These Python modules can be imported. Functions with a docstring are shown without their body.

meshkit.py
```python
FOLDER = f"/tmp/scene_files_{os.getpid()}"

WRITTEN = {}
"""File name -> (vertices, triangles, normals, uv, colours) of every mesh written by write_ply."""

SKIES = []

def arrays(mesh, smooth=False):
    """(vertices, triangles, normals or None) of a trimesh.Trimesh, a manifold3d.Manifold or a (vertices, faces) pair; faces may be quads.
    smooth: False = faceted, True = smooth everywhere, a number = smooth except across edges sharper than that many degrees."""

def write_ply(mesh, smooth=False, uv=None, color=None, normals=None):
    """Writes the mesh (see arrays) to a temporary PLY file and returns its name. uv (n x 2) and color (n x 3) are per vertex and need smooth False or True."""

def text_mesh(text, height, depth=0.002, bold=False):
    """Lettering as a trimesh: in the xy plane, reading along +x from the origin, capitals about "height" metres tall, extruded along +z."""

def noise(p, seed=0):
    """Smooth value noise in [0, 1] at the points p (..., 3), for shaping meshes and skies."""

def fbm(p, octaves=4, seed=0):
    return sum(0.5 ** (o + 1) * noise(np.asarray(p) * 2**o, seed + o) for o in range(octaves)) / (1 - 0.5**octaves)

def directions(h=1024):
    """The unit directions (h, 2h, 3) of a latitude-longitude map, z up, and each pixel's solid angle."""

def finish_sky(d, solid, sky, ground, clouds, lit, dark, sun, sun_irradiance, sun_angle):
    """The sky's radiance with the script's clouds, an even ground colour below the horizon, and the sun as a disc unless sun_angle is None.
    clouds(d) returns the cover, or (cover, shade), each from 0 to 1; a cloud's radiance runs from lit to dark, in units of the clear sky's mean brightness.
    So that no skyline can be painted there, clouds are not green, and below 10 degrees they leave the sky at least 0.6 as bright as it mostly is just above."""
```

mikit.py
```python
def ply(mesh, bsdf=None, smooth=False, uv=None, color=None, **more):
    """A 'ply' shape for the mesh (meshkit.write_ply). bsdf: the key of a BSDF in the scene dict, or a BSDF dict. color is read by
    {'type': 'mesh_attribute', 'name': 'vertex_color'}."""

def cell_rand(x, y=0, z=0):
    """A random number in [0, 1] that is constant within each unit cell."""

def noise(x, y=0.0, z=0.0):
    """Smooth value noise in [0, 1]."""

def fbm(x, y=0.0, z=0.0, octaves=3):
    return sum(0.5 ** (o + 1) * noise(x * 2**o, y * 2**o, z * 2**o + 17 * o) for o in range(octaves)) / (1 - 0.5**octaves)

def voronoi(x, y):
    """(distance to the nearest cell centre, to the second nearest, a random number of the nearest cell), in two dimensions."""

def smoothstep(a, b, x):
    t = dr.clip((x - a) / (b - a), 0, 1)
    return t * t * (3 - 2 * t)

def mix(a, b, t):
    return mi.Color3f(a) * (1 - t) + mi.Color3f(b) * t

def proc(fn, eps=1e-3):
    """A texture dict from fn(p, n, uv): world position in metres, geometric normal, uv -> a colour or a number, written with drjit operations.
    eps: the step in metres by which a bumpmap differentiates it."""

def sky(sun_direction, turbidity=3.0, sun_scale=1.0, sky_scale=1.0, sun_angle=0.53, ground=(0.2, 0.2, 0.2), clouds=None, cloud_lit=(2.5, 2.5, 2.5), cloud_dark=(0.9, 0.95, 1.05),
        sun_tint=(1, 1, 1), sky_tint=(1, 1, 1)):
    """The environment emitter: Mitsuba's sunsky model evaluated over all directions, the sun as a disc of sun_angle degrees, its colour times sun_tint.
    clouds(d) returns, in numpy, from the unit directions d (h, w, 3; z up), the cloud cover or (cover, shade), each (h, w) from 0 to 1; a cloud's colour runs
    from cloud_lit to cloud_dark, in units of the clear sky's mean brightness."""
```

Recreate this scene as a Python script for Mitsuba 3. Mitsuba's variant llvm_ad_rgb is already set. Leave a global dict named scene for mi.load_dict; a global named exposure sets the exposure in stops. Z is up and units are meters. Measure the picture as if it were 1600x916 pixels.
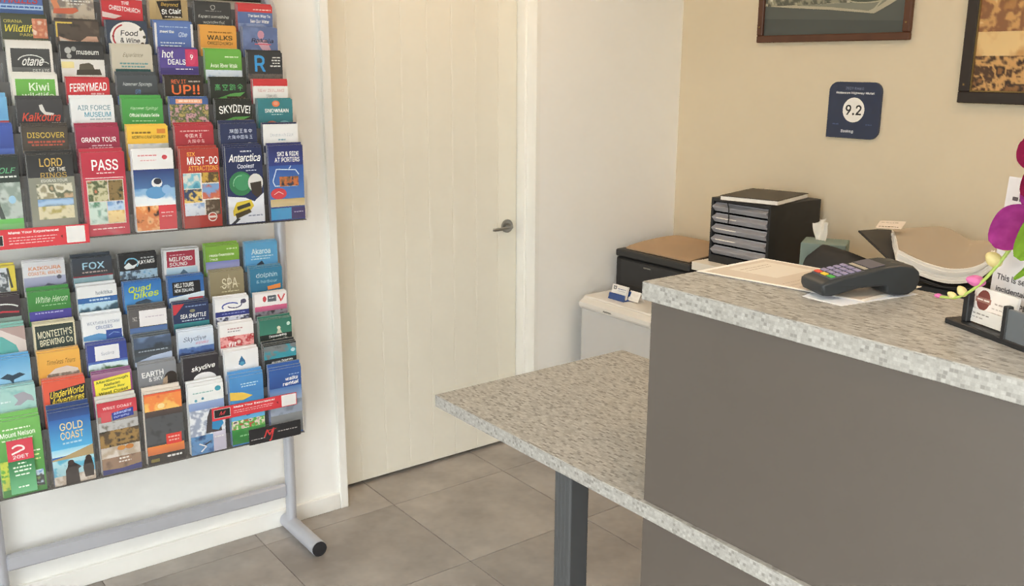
import math, random
import numpy as np, trimesh, shapely
from shapely.geometry import Polygon, LineString, box as sbox, Point
import drjit as dr
import mitsuba as mi
import mikit, meshkit
from mikit import proc, noise, fbm, cell_rand, smoothstep, mix

T = mi.ScalarTransform4f
scene, labels = {}, {}
rng = random.Random(7)

# ------------------------------------------------------------------ camera, sky, lights, exposure
F_PX, YAW, PITCH, ROLL, CAM_H = 1455.0, math.radians(53.094), math.radians(13.783), math.radians(0.21), 1.56
fw = np.array([math.cos(PITCH) * math.cos(YAW), math.cos(PITCH) * math.sin(YAW), -math.sin(PITCH)])
rt = np.array([math.sin(YAW), -math.cos(YAW), 0.0])
up = np.cross(rt, fw)
up2 = -rt * math.sin(ROLL) + up * math.cos(ROLL)
EYE = np.array([0, 0, CAM_H])
scene['camera'] = {'type': 'perspective', 'fov': 2 * math.degrees(math.atan(800 / F_PX)), 'fov_axis': 'x', 'near_clip': 0.05, 'far_clip': 200.0,
                   'to_world': T().look_at(origin=EYE.tolist(), target=(EYE + fw).tolist(), up=up2.tolist())}
exposure = 4.06
scene['sky'] = mikit.sky((-0.55, -0.35, 0.75), turbidity=5.0, sun_scale=0.0, sky_scale=1.0, ground=(0.42, 0.42, 0.40),
                         clouds=lambda d: (np.full(d.shape[:2], 0.93), 0.25 * meshkit.fbm(d * 3.0, 3)), cloud_lit=(2.50, 2.60, 2.57), cloud_dark=(1.46, 1.52, 1.50))
DOWNLIGHTS = [(1.85, 2.35), (2.45, 0.9), (0.9, 0.4)]
DOWN_RADIANCE = (14.0, 9.4, 5.6)

# ------------------------------------------------------------------ helpers
def lin(h):
    if not isinstance(h, str):
        return np.asarray(h, float)
    c = np.array([int(h[i:i + 2], 16) for i in (1, 3, 5)]) / 255.0
    return np.where(c <= 0.04045, c / 12.92, ((c + 0.055) / 1.055) ** 2.4)

def LF(h):
    return [float(x) for x in lin(h)]

def rgb(h):
    return {'type': 'rgb', 'value': [float(x) for x in lin(h)]}

def pr(color, rough=0.5, **k):
    return {'type': 'twosided', 'bsdf': {'type': 'principled', 'base_color': color if isinstance(color, dict) else rgb(color), 'roughness': rough, **k}}

def key_for(name, parent=None):
    k = name if parent is None else parent + '__' + name
    if k not in scene and k not in labels:
        return k
    i = 1
    while f'{k}_{i:03d}' in scene or f'{k}_{i:03d}' in labels:
        i += 1
    return f'{k}_{i:03d}'

def obj(name, mesh, m, parent=None, smooth=False, label=None, cat=None, group=None, kind=None, **more):
    k = key_for(name, parent)
    scene[k] = mikit.ply(mesh, m, smooth=smooth, **more)
    tag(k, label, cat, group, kind)
    return k

def tag(k, label=None, cat=None, group=None, kind=None):
    d = {n: v for n, v in (('label', label), ('category', cat), ('group', group), ('kind', kind)) if v}
    if d:
        labels[k] = {**labels.get(k, {}), **d}

def thing(name, label, cat, group=None):
    k = key_for(name)
    labels[k] = {'label': label, 'category': cat}
    if group:
        labels[k]['group'] = group
    return k

def cat_(*ms):
    return trimesh.util.concatenate(list(ms))

def bx(x0, x1, y0, y1, z0, z1, b=0.0):
    """box, with chamfered edges when b > 0"""
    if b <= 0:
        m = trimesh.creation.box((x1 - x0, y1 - y0, z1 - z0))
        m.apply_translation(((x0 + x1) / 2, (y0 + y1) / 2, (z0 + z1) / 2))
        return m
    pts = []
    for X, sx in ((x0, 1), (x1, -1)):
        for Y, sy in ((y0, 1), (y1, -1)):
            for Z, sz in ((z0, 1), (z1, -1)):
                pts += [(X + sx * b, Y + sy * b, Z), (X + sx * b, Y, Z + sz * b), (X, Y + sy * b, Z + sz * b)]
    return trimesh.convex.convex_hull(np.array(pts))

def rot(m, axis, deg, at=(0, 0, 0)):
    m = m.copy()
    m.apply_transform(trimesh.transformations.rotation_matrix(math.radians(deg), axis, at))
    return m

def mv(m, *d):
    m = m.copy()
    m.apply_translation(d)
    return m

def cyl(p0, p1, r, n=24):
    return trimesh.creation.cylinder(radius=r, segment=np.array([p0, p1], float), sections=n)

def tube(points, r, n=12):
    p = np.asarray(points, float)
    t = np.gradient(p, axis=0)
    t /= np.linalg.norm(t, axis=1, keepdims=True)
    rr = np.broadcast_to(np.asarray(r, float), (len(p),))
    a = np.cross(t[0], [0.31, 0.17, 0.93]); a /= np.linalg.norm(a)
    V = []
    for i in range(len(p)):
        a = a - t[i] * (a @ t[i]); a /= np.linalg.norm(a)
        b = np.cross(t[i], a)
        w = np.arange(n) * 2 * np.pi / n
        V.append(p[i] + rr[i] * (np.cos(w)[:, None] * a + np.sin(w)[:, None] * b))
    V = np.vstack(V + [p[:1], p[-1:]])
    Fc = []
    L = len(p)
    for i in range(L - 1):
        for j in range(n):
            q, s = i * n + j, i * n + (j + 1) % n
            Fc += [(q, s, s + n), (q, s + n, q + n)]
    for j in range(n):
        Fc += [(L * n, (j + 1) % n, j), (L * n + 1, (L - 1) * n + j, (L - 1) * n + (j + 1) % n)]
    return trimesh.Trimesh(V, Fc, process=False)

def extr(poly, h):
    return trimesh.creation.extrude_polygon(poly, h, engine='earcut')

# extrude an (a, b) outline along one axis: 'y' maps (a,b)->(x,z), 'x' maps (a,b)->(y,z)
def extr_y(poly, y0, y1):
    m = extr(poly, y1 - y0)
    v = m.vertices.copy()
    m2 = trimesh.Trimesh(np.stack([v[:, 0], y0 + v[:, 2], v[:, 1]], 1), m.faces[:, ::-1], process=False)
    return m2

def extr_x(poly, x0, x1):
    m = extr(poly, x1 - x0)
    v = m.vertices.copy()
    return trimesh.Trimesh(np.stack([x0 + v[:, 2], v[:, 0], v[:, 1]], 1), m.faces, process=False)

def grid(fn, nu, nv):
    u, v = np.meshgrid(np.linspace(0, 1, nu), np.linspace(0, 1, nv), indexing='ij')
    P = fn(u.ravel(), v.ravel())
    i, j = np.meshgrid(np.arange(nu - 1), np.arange(nv - 1), indexing='ij')
    q = np.stack([i * nv + j, (i + 1) * nv + j, (i + 1) * nv + j + 1, i * nv + j + 1], -1).reshape(-1, 4)
    return np.asarray(P), np.vstack([q[:, [0, 1, 2]], q[:, [0, 2, 3]]])

# ---- flat print: coloured shapes laid one over another, as one mesh with vertex colours
_glyphs = {}
def flat_text(text, bold):
    if (text, bold) not in _glyphs:
        m = meshkit.text_mesh(text, 1.0, 0.1, bold)
        fz = m.face_normals[:, 2] > 0.9
        f = m.faces[fz]
        ids, inv = np.unique(f, return_inverse=True)
        v = m.vertices[ids][:, :2]
        lo, hi = v.min(0), v.max(0)
        _glyphs[(text, bold)] = ((v - lo) / np.maximum(hi - lo, 1e-9), inv.reshape(-1, 3))
    return _glyphs[(text, bold)]

def b(x0, y0, x1, y1, c, c2=None): return ('b', x0, y0, x1, y1, c, c2)
def t(s, x0, y0, x1, y1, c='#ffffff', bold=True, sh=0.0, ro=0.0): return ('t', s, x0, y0, x1, y1, c, bold, sh, ro)
def e(cx, cy, rx, ry, c): return ('p', [(cx + rx * math.cos(a), cy + ry * math.sin(a)) for a in np.arange(28) * 2 * np.pi / 28], c)
def p(pts, c): return ('p', pts, c)
def l(pts, w, c): return ('l', pts, w, c)
def n(x0, y0, x1, y1, cs, sc=0.06, bias=0.0, seed=0): return ('n', x0, y0, x1, y1, cs, sc, bias, seed)
def gl(x0, y0, x1, h, c, seed=1):
    """one line of print too small to read: word-long dashes"""
    r, out, x = random.Random(seed), [], x0
    while x < x1 - 1:
        w = min(r.uniform(4, 12), x1 - x)
        out.append(('b', x, y0, x + w, y0 + h, c, None))
        x += w + 2.2
    return ('m', out)
def arc(cx, cy, rx, ry, a0, a1, w, c):
    return ('l', [(cx + rx * math.cos(math.radians(a)), cy + ry * math.sin(math.radians(a))) for a in np.linspace(a0, a1, 20)], w, c)

CJK = {'高': [(5, 0, 5, 1), (1, 1.4, 9, 1.4), (3, 2.5, 7, 2.5), (3, 2.5, 3, 4), (7, 2.5, 7, 4), (3, 4, 7, 4), (1.4, 5, 8.6, 5), (1.4, 5, 1.4, 10), (8.6, 5, 8.6, 10), (3.4, 6.4, 6.6, 6.4), (3.4, 6.4, 3.4, 8.6), (6.6, 6.4, 6.6, 8.6), (3.4, 8.6, 6.6, 8.6)],
       '空': [(5, 0, 5, 1.2), (1, 1.6, 9, 1.6), (1, 1.6, .6, 3.2), (9, 1.6, 9.2, 3.2), (3.8, 2.4, 1.8, 4.8), (6.2, 2.4, 8.4, 4.6), (2.2, 5.6, 7.8, 5.6), (5, 5.6, 5, 9.4), (.8, 9.4, 9.2, 9.4)],
       '跳': [(.8, .8, 4, .8), (.8, .8, .8, 3.4), (4, .8, 4, 3.4), (.8, 3.4, 4, 3.4), (2.4, 3.4, 2.4, 9), (2.4, 6, 4, 6), (.8, 5.4, .8, 9), (.4, 9.2, 4.4, 8.8), (6, .4, 5.6, 6), (5.6, 6, 4.6, 9.4), (8, .4, 8, 9), (8, 9, 9.6, 9), (9.4, 2, 8.2, 3.6), (4.8, 2, 5.6, 3.4), (8.2, 5, 9.6, 6.6)],
       '伞': [(5, 0, .6, 4), (5, 0, 9.4, 4), (3, 4, 4, 5.4), (7, 4, 6, 5.4), (1, 6.2, 9, 6.2), (5, 3, 5, 10)],
       '大': [(1, 3.4, 9, 3.4), (5, 0, 5, 4), (5, 4, 1, 10), (5, 4, 9, 10)],
       '王': [(1.4, 1, 8.6, 1), (1.8, 5, 8.2, 5), (.8, 9.2, 9.2, 9.2), (5, 1, 5, 9.2)],
       '国': [(1, .8, 9, .8), (1, .8, 1, 9.6), (9, .8, 9, 9.6), (1, 9.4, 9, 9.4), (3, 2.8, 7, 2.8), (3, 5, 7, 5), (3, 7.4, 7, 7.4), (5, 2.8, 5, 7.4)],
       '车': [(1.4, 2, 8.6, 2), (4, 0, 2, 5), (2, 5, 8, 5), (.6, 7.4, 9.4, 7.4), (5.4, 3.4, 5.4, 10)],
       '中': [(1.4, 2.4, 8.6, 2.4), (1.4, 2.4, 1.4, 6.4), (8.6, 2.4, 8.6, 6.4), (1.4, 6.4, 8.6, 6.4), (5, 0, 5, 10)],
       '旅': [(2.6, 0, 2.6, 1.6), (.6, 2, 5, 2), (2, 2, .8, 9.4), (1.8, 4.6, 4.4, 4.6), (4.4, 4.6, 4, 9), (6.4, .4, 5.4, 3), (6, 1.8, 9.4, 1.8), (8.8, 3.4, 5.4, 4.6), (6.2, 4.4, 6.2, 9), (7.4, 4.6, 9.4, 9.4), (9, 5.4, 7.4, 6.8)]}
def cj(s, x0, y0, size, c, w=1.0, gap=1.12):
    out = []
    for i, ch in enumerate(s):
        k = size / 10
        for (a, b_, c_, d) in CJK[ch]:
            out.append(('l', [(x0 + i * size * gap + a * k, y0 + b_ * k), (x0 + i * size * gap + c_ * k, y0 + d * k)], w, c))
    return ('m', out)

class Print:
    """Flat coloured shapes in millimetres (x right, y down from the sheet's top left)."""
    def __init__(self): self.V, self.F, self.C, self.N, self.L = [], [], [], 0, 0
    def add(self, v, f, c):
        v = np.asarray(v, float)
        z = np.full((len(v), 1), self.L)
        self.V.append(np.hstack([v, z])); self.F.append(np.asarray(f) + self.N)
        self.C.append(np.broadcast_to(c, (len(v), 3))); self.N += len(v)
    def poly(self, g, c):
        for q in getattr(g, 'geoms', [g]):
            if q.is_empty or q.area < 1e-6: continue
            v, f = trimesh.creation.triangulate_polygon(q, engine='earcut')
            self.add(v, f, c)
    def draw(self, ops, clip):
        for o in ops:
            k = o[0]
            if k != 'm': self.L += 1
            if k == 'm':
                self.L += 1
                for q in o[1]:
                    keep = self.L; self.draw([q], clip); self.L = keep
            elif k == 'b':
                _, x0, y0, x1, y1, c, c2 = o
                x0, x1, y0, y1 = max(x0, 0), min(x1, clip[0]), max(y0, 0), min(y1, clip[1])
                a, d = lin(c), lin(c2 or c)
                m = 5 if c2 else 2
                ys = np.linspace(y0, y1, m)
                v = np.array([(x, y) for y in ys for x in (x0, x1)])
                f = [q for i in range(m - 1) for q in ((2 * i, 2 * i + 1, 2 * i + 3), (2 * i, 2 * i + 3, 2 * i + 2))]
                s = np.repeat(np.linspace(0, 1, m), 2)[:, None]
                self.add(v, f, a * (1 - s) + d * s)
            elif k == 't':
                _, s, x0, y0, x1, y1, c, bold, sh, ro = o
                v, f = flat_text(s, bold)
                x = x0 + v[:, 0] * (x1 - x0) + sh * (v[:, 1] - .5) * (y1 - y0)
                y = y1 - v[:, 1] * (y1 - y0)
                if ro:
                    cx, cy, a = (x0 + x1) / 2, (y0 + y1) / 2, math.radians(-ro)
                    x, y = cx + (x - cx) * math.cos(a) - (y - cy) * math.sin(a), cy + (x - cx) * math.sin(a) + (y - cy) * math.cos(a)
                self.add(np.stack([np.clip(x, 0, clip[0]), np.clip(y, 0, clip[1])], 1), f, lin(c))
            elif k == 'p':
                self.poly(Polygon(o[1]).buffer(0).intersection(sbox(0, 0, *clip)), lin(o[2]))
            elif k == 'l':
                self.poly(LineString(o[1]).buffer(o[2] / 2, cap_style=2, quad_segs=2).intersection(sbox(0, 0, *clip)), lin(o[3]))
            elif k == 'n':
                _, x0, y0, x1, y1, cs, sc, bias, seed = o
                x0, x1, y0, y1 = max(x0, 0), min(x1, clip[0]), max(y0, 0), min(y1, clip[1])
                st = 4.5 if x1 - x0 > 300 else max(2.0, 1.2 * min(1.0, .05 / sc) * max((x1 - x0), (y1 - y0)) / 45)
                nx, ny = max(3, int((x1 - x0) / st)), max(3, int((y1 - y0) / st))
                v, f = grid(lambda u, w: np.stack([x0 + u * (x1 - x0), y0 + w * (y1 - y0)], 1), nx, ny)
                q = np.column_stack([v * sc, np.full(len(v), seed * 3.7)])
                w = (meshkit.fbm(q, 4, seed) - .5) * 1.9 * (1 - .55 * bias) + .5
                w = w * (1 - bias) + bias * ((v[:, 1] - y0) / (y1 - y0) + (w - .5) * .5)
                w = np.clip(w, 0, .9999) * (len(cs) - 1)
                pal = np.array([lin(c) for c in cs])
                i = w.astype(int); s = (w - i)[:, None]
                s = np.clip((s - .3) / .4, 0, 1)
                self.add(v, f, pal[i] * (1 - s) + pal[np.minimum(i + 1, len(cs) - 1)] * s)
    def arrays(self):
        return np.vstack(self.V), np.vstack(self.F), np.vstack(self.C)

LAYER = 0.00006
def printed_slab(bg, ops, W, H, th, edge=None, place=None):
    """A sheet or booklet W x H mm and th metres thick, its front at y=0 facing -y, top left at the origin; prints on the front. Returns mesh, colours."""
    P = Print()
    P.draw(ops, (W, H))
    v, f, c = (P.arrays() if ops else (np.zeros((0, 3)), np.zeros((0, 3), int), np.zeros((0, 3))))
    pv = np.stack([v[:, 0] / 1000, -v[:, 2] * LAYER - LAYER, -v[:, 1] / 1000], 1) if len(v) else np.zeros((0, 3))
    # keep every triangle facing the front
    if len(f):
        nn = np.cross(pv[f[:, 1]] - pv[f[:, 0]], pv[f[:, 2]] - pv[f[:, 0]])
        f = np.where((nn[:, 1] > 0)[:, None], f[:, ::-1], f)
    body = bx(0, W / 1000, 0, th, -H / 1000, 0)
    body.unmerge_vertices()
    fn = np.repeat(body.face_normals, 3, 0)
    e_ = lin(edge) if edge is not None else 0.55 * lin(bg) + 0.45 * 0.62
    bc = np.where((np.abs(fn[:, 1]) > .5)[:, None], lin(bg), e_)
    V = np.vstack([pv, body.vertices]); Fa = np.vstack([f, body.faces + len(pv)]); C = np.vstack([c, bc])
    if place is not None: V = place(V)
    C = .94 * C + .06 * C.mean(1, keepdims=True)
    return trimesh.Trimesh(V, Fa, process=False), np.clip(.95 * C + .013, 0, .9)

# ------------------------------------------------------------------ materials
def M(name, d): scene[name] = d
M('mat_print', {'type': 'twosided', 'bsdf': {'type': 'principled', 'base_color': {'type': 'mesh_attribute', 'name': 'vertex_color'}, 'roughness': 0.38, 'specular': 0.45}})
M('mat_matte_print', {'type': 'twosided', 'bsdf': {'type': 'principled', 'base_color': {'type': 'mesh_attribute', 'name': 'vertex_color'}, 'roughness': 0.75, 'specular': 0.25}})
def paint(a, bb, scl):
    def fn(q, nn, uv): return mix(LF(a), LF(bb), fbm(q.x * scl, q.y * scl, q.z * scl, octaves=3))
    return proc(fn)
M('mat_wall_white', pr(paint('#ebebe8', '#eeeeeb', 2.0), 0.7))
M('mat_wall_cream', pr(paint('#d2c5ab', '#d7cab2', 1.5), 0.75))
M('mat_trim', pr('#eaeae6', 0.45))
M('mat_door', pr('#e2dfd3', 0.42))
M('mat_ceiling', pr('#e4e2dc', 0.8))
def tile_fn(q, nn, uv):
    ti, tj = dr.floor((q.x - 1.035) / 0.4925), dr.floor((q.y - 2.745) / 0.4925)
    r = cell_rand(ti, tj, 3)
    m = fbm(q.x * 5 + r * 31, q.y * 5 + r * 17, 0, octaves=5)
    s = fbm(q.x * 42 + r * 11, q.y * 42, 1, octaves=3)
    return mix(LF('#8c8681'), LF('#aea8a2'), dr.clip(1.5 * (m - 0.5) + 0.5 + 0.3 * (s - 0.5) + 0.2 * (r - 0.5), 0, 1))
M('mat_tile', pr(proc(tile_fn), 0.46, specular=0.4))
M('mat_grout', pr('#6b6460', 0.85))
def lam_fn(q, nn, uv):
    top = dr.abs(nn.z) > 0.5
    fx = dr.abs(nn.x) > 0.5
    a = dr.select(top, q.y, dr.select(fx, q.y, q.x))
    d = dr.select(top, q.x, q.z)
    sa, sd = dr.select(top, 0.0125, 0.0070), dr.select(top, 0.0060, 0.0062)
    row = dr.floor(d / sd)
    ca = a / sa + cell_rand(row, 5) * 7.0
    i = dr.floor(ca)
    i = dr.select(cell_rand(i, row, 8) < 0.35, dr.floor(ca * 0.5) * 2 + 1000, i)
    r = cell_rand(i, row, 2)
    r2 = cell_rand(dr.floor(ca * 2.3), dr.floor(d / sd * 2.0), 4)
    fa, fd = ca - dr.floor(ca), d / sd - row
    edge = smoothstep(0.0, 0.22, dr.minimum(dr.minimum(fa, 1 - fa), dr.minimum(fd, 1 - fd)))
    col = mix(LF('#8c8a85'), LF('#bcbbb7'), dr.clip(0.75 * r + 0.3 * r2 - 0.05, 0, 1))
    col = dr.select(cell_rand(i, row, 6) < 0.16, mi.Color3f(*LF('#787673')), col)
    col = mix(col, LF('#a3a09a'), dr.select(top, 0.25, 0.35))
    return mix(col, LF('#a3a09a'), 0.5 * (1 - edge))
M('mat_laminate', pr(proc(lam_fn), 0.36, specular=0.45))
M('mat_panel', pr(paint('#58514b', '#5c554f', 3.0), 0.36, specular=0.5))
M('mat_silver', pr('#bcbfc8', 0.42, metallic=0.25))
M('mat_steel', pr('#8f8f8c', 0.3, metallic=0.9))
M('mat_post', pr('#515355', 0.45, metallic=0.2))
M('mat_black', pr('#1f2022', 0.45))
M('mat_black_soft', pr('#2b2a2a', 0.6))
M('mat_rubber', pr('#232326', 0.7))
M('mat_grey_plastic', pr('#8d8f90', 0.35))
M('mat_clear', {'type': 'thindielectric', 'int_ior': 1.49})
M('mat_white_plastic', pr('#e3e1dc', 0.35))
M('mat_white_paper', pr('#e9e6e0', 0.8))
M('mat_bench', pr('#dcd6ca', 0.4))
M('mat_kraft', pr(paint('#a58a6e', '#ac9175', 9.0), 0.8))
M('mat_drawer', pr('#9a9aa0', 0.25, spec_trans=0.0, clearcoat=0.6))
M('mat_frame_brown', pr(paint('#4a2c1e', '#5a3826', 20.0), 0.4))
M('mat_frame_black', pr('#2c2522', 0.4))
M('mat_gold', pr('#8a7448', 0.35, metallic=0.7))
M('mat_tissue_box', pr(paint('#71837c', '#8a9a92', 12.0), 0.6))
M('mat_notebook', pr('#3b362f', 0.5))
M('mat_fridge', pr('#d9d6d0', 0.3))
M('mat_blue_acrylic', pr('#2d4a86', 0.15, clearcoat=0.6))
M('mat_grey_acrylic', pr('#5f6468', 0.3))
M('mat_lamp_glow', {'type': 'diffuse', 'reflectance': rgb('#e8e0d0')})
M('mat_stem', pr('#a6bb5c', 0.5))
M('mat_leaf', {'type': 'principledthin', 'base_color': {'type': 'rgb', 'value': [float(x) for x in lin('#7da43a')]}, 'roughness': 0.4, 'diff_trans': 0.7})
def petal_fn(q, nn, uv): return mix(LF('#8c2a74'), LF('#a8448e'), fbm(q.x * 90, q.y * 90, q.z * 90, octaves=3))
M('mat_petal', {'type': 'principledthin', 'base_color': proc(petal_fn), 'roughness': 0.5, 'diff_trans': 0.25})
M('mat_petal_dark', {'type': 'principledthin', 'base_color': rgb('#7c2040'), 'roughness': 0.5, 'diff_trans': 0.4})
M('mat_bud', pr('#d6c688', 0.5))
M('mat_bud_pink', pr('#c8689a', 0.5))
M('mat_pot', pr('#e4e0d8', 0.3))

# ------------------------------------------------------------------ the room
YA, XB, ZC = 2.845, 3.035, 2.45          # wall with the door, cream wall, ceiling
XL, YR = -1.05, -1.35                      # glazed sides behind the camera
DX0, DX1, DH = 1.389, 2.250, 2.02        # door opening

tiles = []
fl = obj('floor', bx(XL, XB + .1, YR, YA + .4, -0.12, -0.0025), 'mat_grout', kind='structure', label='grey stone tile floor of the reception', cat='floor')
TX, TY, TS = 1.035, 2.745, 0.4925
proto_tile = None
for i in range(-5, 5):
    for j in range(-9, 2):
        x0, x1, y0, y1 = TX + i * TS + .0012, TX + (i + 1) * TS - .0012, TY + j * TS + .0012, TY + (j + 1) * TS - .0012
        x0, x1, y0, y1 = max(x0, XL), min(x1, XB), max(y0, YR), min(y1, YA + .3)
        if x1 - x0 < .02 or y1 - y0 < .02: continue
        obj('tile', bx(x0, x1, y0, y1, -0.011, 0.0, 0.0010), 'mat_tile', fl)

def wall_poly(x0, x1, z1, hole):
    g = sbox(x0, 0, x1, z1)
    return g.difference(hole) if hole is not None else g
lft = wall_poly(XL, XB + .12, ZC, sbox(DX0, -1, DX1, DH))
obj('wall_left', extr_y(lft, YA, YA + .115), 'mat_wall_white', kind='structure', label='white painted wall holding the door', cat='wall')
obj('wall_back', bx(XB, XB + .12, YR, YA + .0, 0, ZC), 'mat_wall_cream', kind='structure', label='cream wall with framed pictures above the bench', cat='wall')
obj('ceiling', bx(XL - .12, XB + .12, YR - .12, YA + .45, ZC, ZC + .1), 'mat_ceiling', kind='structure')
# open shopfront behind the camera; plain wall to its left
side = sbox(YR, 0, YA, ZC).difference(sbox(-1.25, .04, 1.45, 2.40))
obj('wall_right', extr_x(side, XL - .12, XL), 'mat_wall_white', kind='structure')
rear = sbox(XL, 0, XB, ZC).difference(sbox(-.98, .04, .25, 2.40))
obj('wall_front', extr_y(rear, YR - .12, YR), 'mat_wall_white', kind='structure')
obj('wall_beyond', cat_(bx(DX0 - .2, DX1 + .2, YA + .36, YA + .40, 0, ZC), bx(DX0 - .2, DX0 - .15, YA + .115, YA + .36, 0, ZC), bx(DX1 + .15, DX1 + .2, YA + .115, YA + .36, 0, ZC)), 'mat_wall_white', kind='structure')
# skirting and door trim
sk = 0.060
obj('baseboard_left', bx(XL, DX0 - .031, YA - .012, YA, 0.0, sk, .002), 'mat_trim', kind='structure')
obj('baseboard_back', bx(DX1 + .02, XB, YA - .012, YA, 0.0, sk, .002), 'mat_trim', kind='structure')
obj('trim_1', bx(DX0 - .03, DX0, YA - .014, YA, 0.0, DH + .07, .002), 'mat_trim', kind='structure')
obj('trim_2', bx(DX0 - .0, DX1 + .0, YA - .014, YA, DH, DH + .07, .002), 'mat_trim', kind='structure')
# door lining: jamb boards and stops in the thickness of the wall
DYL = 2.963
fr = thing('door_frame', 'painted lining around the recessed door', 'door frame'); tag(fr, kind='structure')
obj('jamb', bx(DX0 - .018, DX0 + .002, YA, YA + .18, 0, DH), 'mat_trim', fr)
obj('jamb', bx(DX1 - .002, DX1 + .018, YA - .002, YA + .18, 0, DH), 'mat_trim', fr)
obj('head', bx(DX0, DX1, YA, YA + .18, DH - .002, DH + .018), 'mat_trim', fr)
obj('stop', bx(DX1 - .014, DX1 - .002, YA + .055, YA + .092, 0, DH - .002, .0015), 'mat_trim', fr)
obj('rear_stop', bx(DX1 - .03, DX1 + .016, DYL + .040, DYL + .060, 0, DH), 'mat_trim', fr)
obj('rear_stop', bx(DX0 - .016, DX0 + .03, DYL + .040, DYL + .060, 0, DH), 'mat_trim', fr)
# door leaf: sheet with fine V grooves
DYF = 2.963
gx = [DX0 + .02 + .0 + k * .1065 for k in range(1, 8)]
prof = [(DX0 + .004, DYF)]
for g in gx: prof += [(g - .003, DYF), (g, DYF + .0012), (g + .003, DYF)]
prof += [(DX1 - .006, DYF), (DX1 - .006, DYF + .038), (DX0 + .004, DYF + .038)]
leaf = extr(Polygon(prof), DH - .016 - .004)
leaf.apply_translation((0, 0, .016))
dk = obj('door_1', leaf, 'mat_door', kind='structure', label='cream painted door with fine vertical grooves', cat='door')
hx, hz = 2.197, 0.932
rose = trimesh.creation.revolve([(0, 0), (.0265, 0), (.0265, .006), (.0245, .009), (.012, .009), (.0100, .030), (0, .030)], sections=40)
rose = rot(rose, (1, 0, 0), 90); rose.apply_translation((hx, DYF, hz))
hd = obj('handle_rose', rose, 'mat_steel', dk, smooth=35, label='round grey steel rose of the door handle')
lever = tube([(hx, DYF - .030, hz), (hx - .005, DYF - .037, hz), (hx - .018, DYF - .041, hz - .001), (hx - .055, DYF - .042, hz - .002), (hx - .085, DYF - .040, hz - .003), (hx - .091, DYF - .034, hz - .003)], [.0085, .0085, .0075, .0068, .0062, .005], 14)
obj('lever', lever, 'mat_steel', hd, smooth=40)
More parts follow.
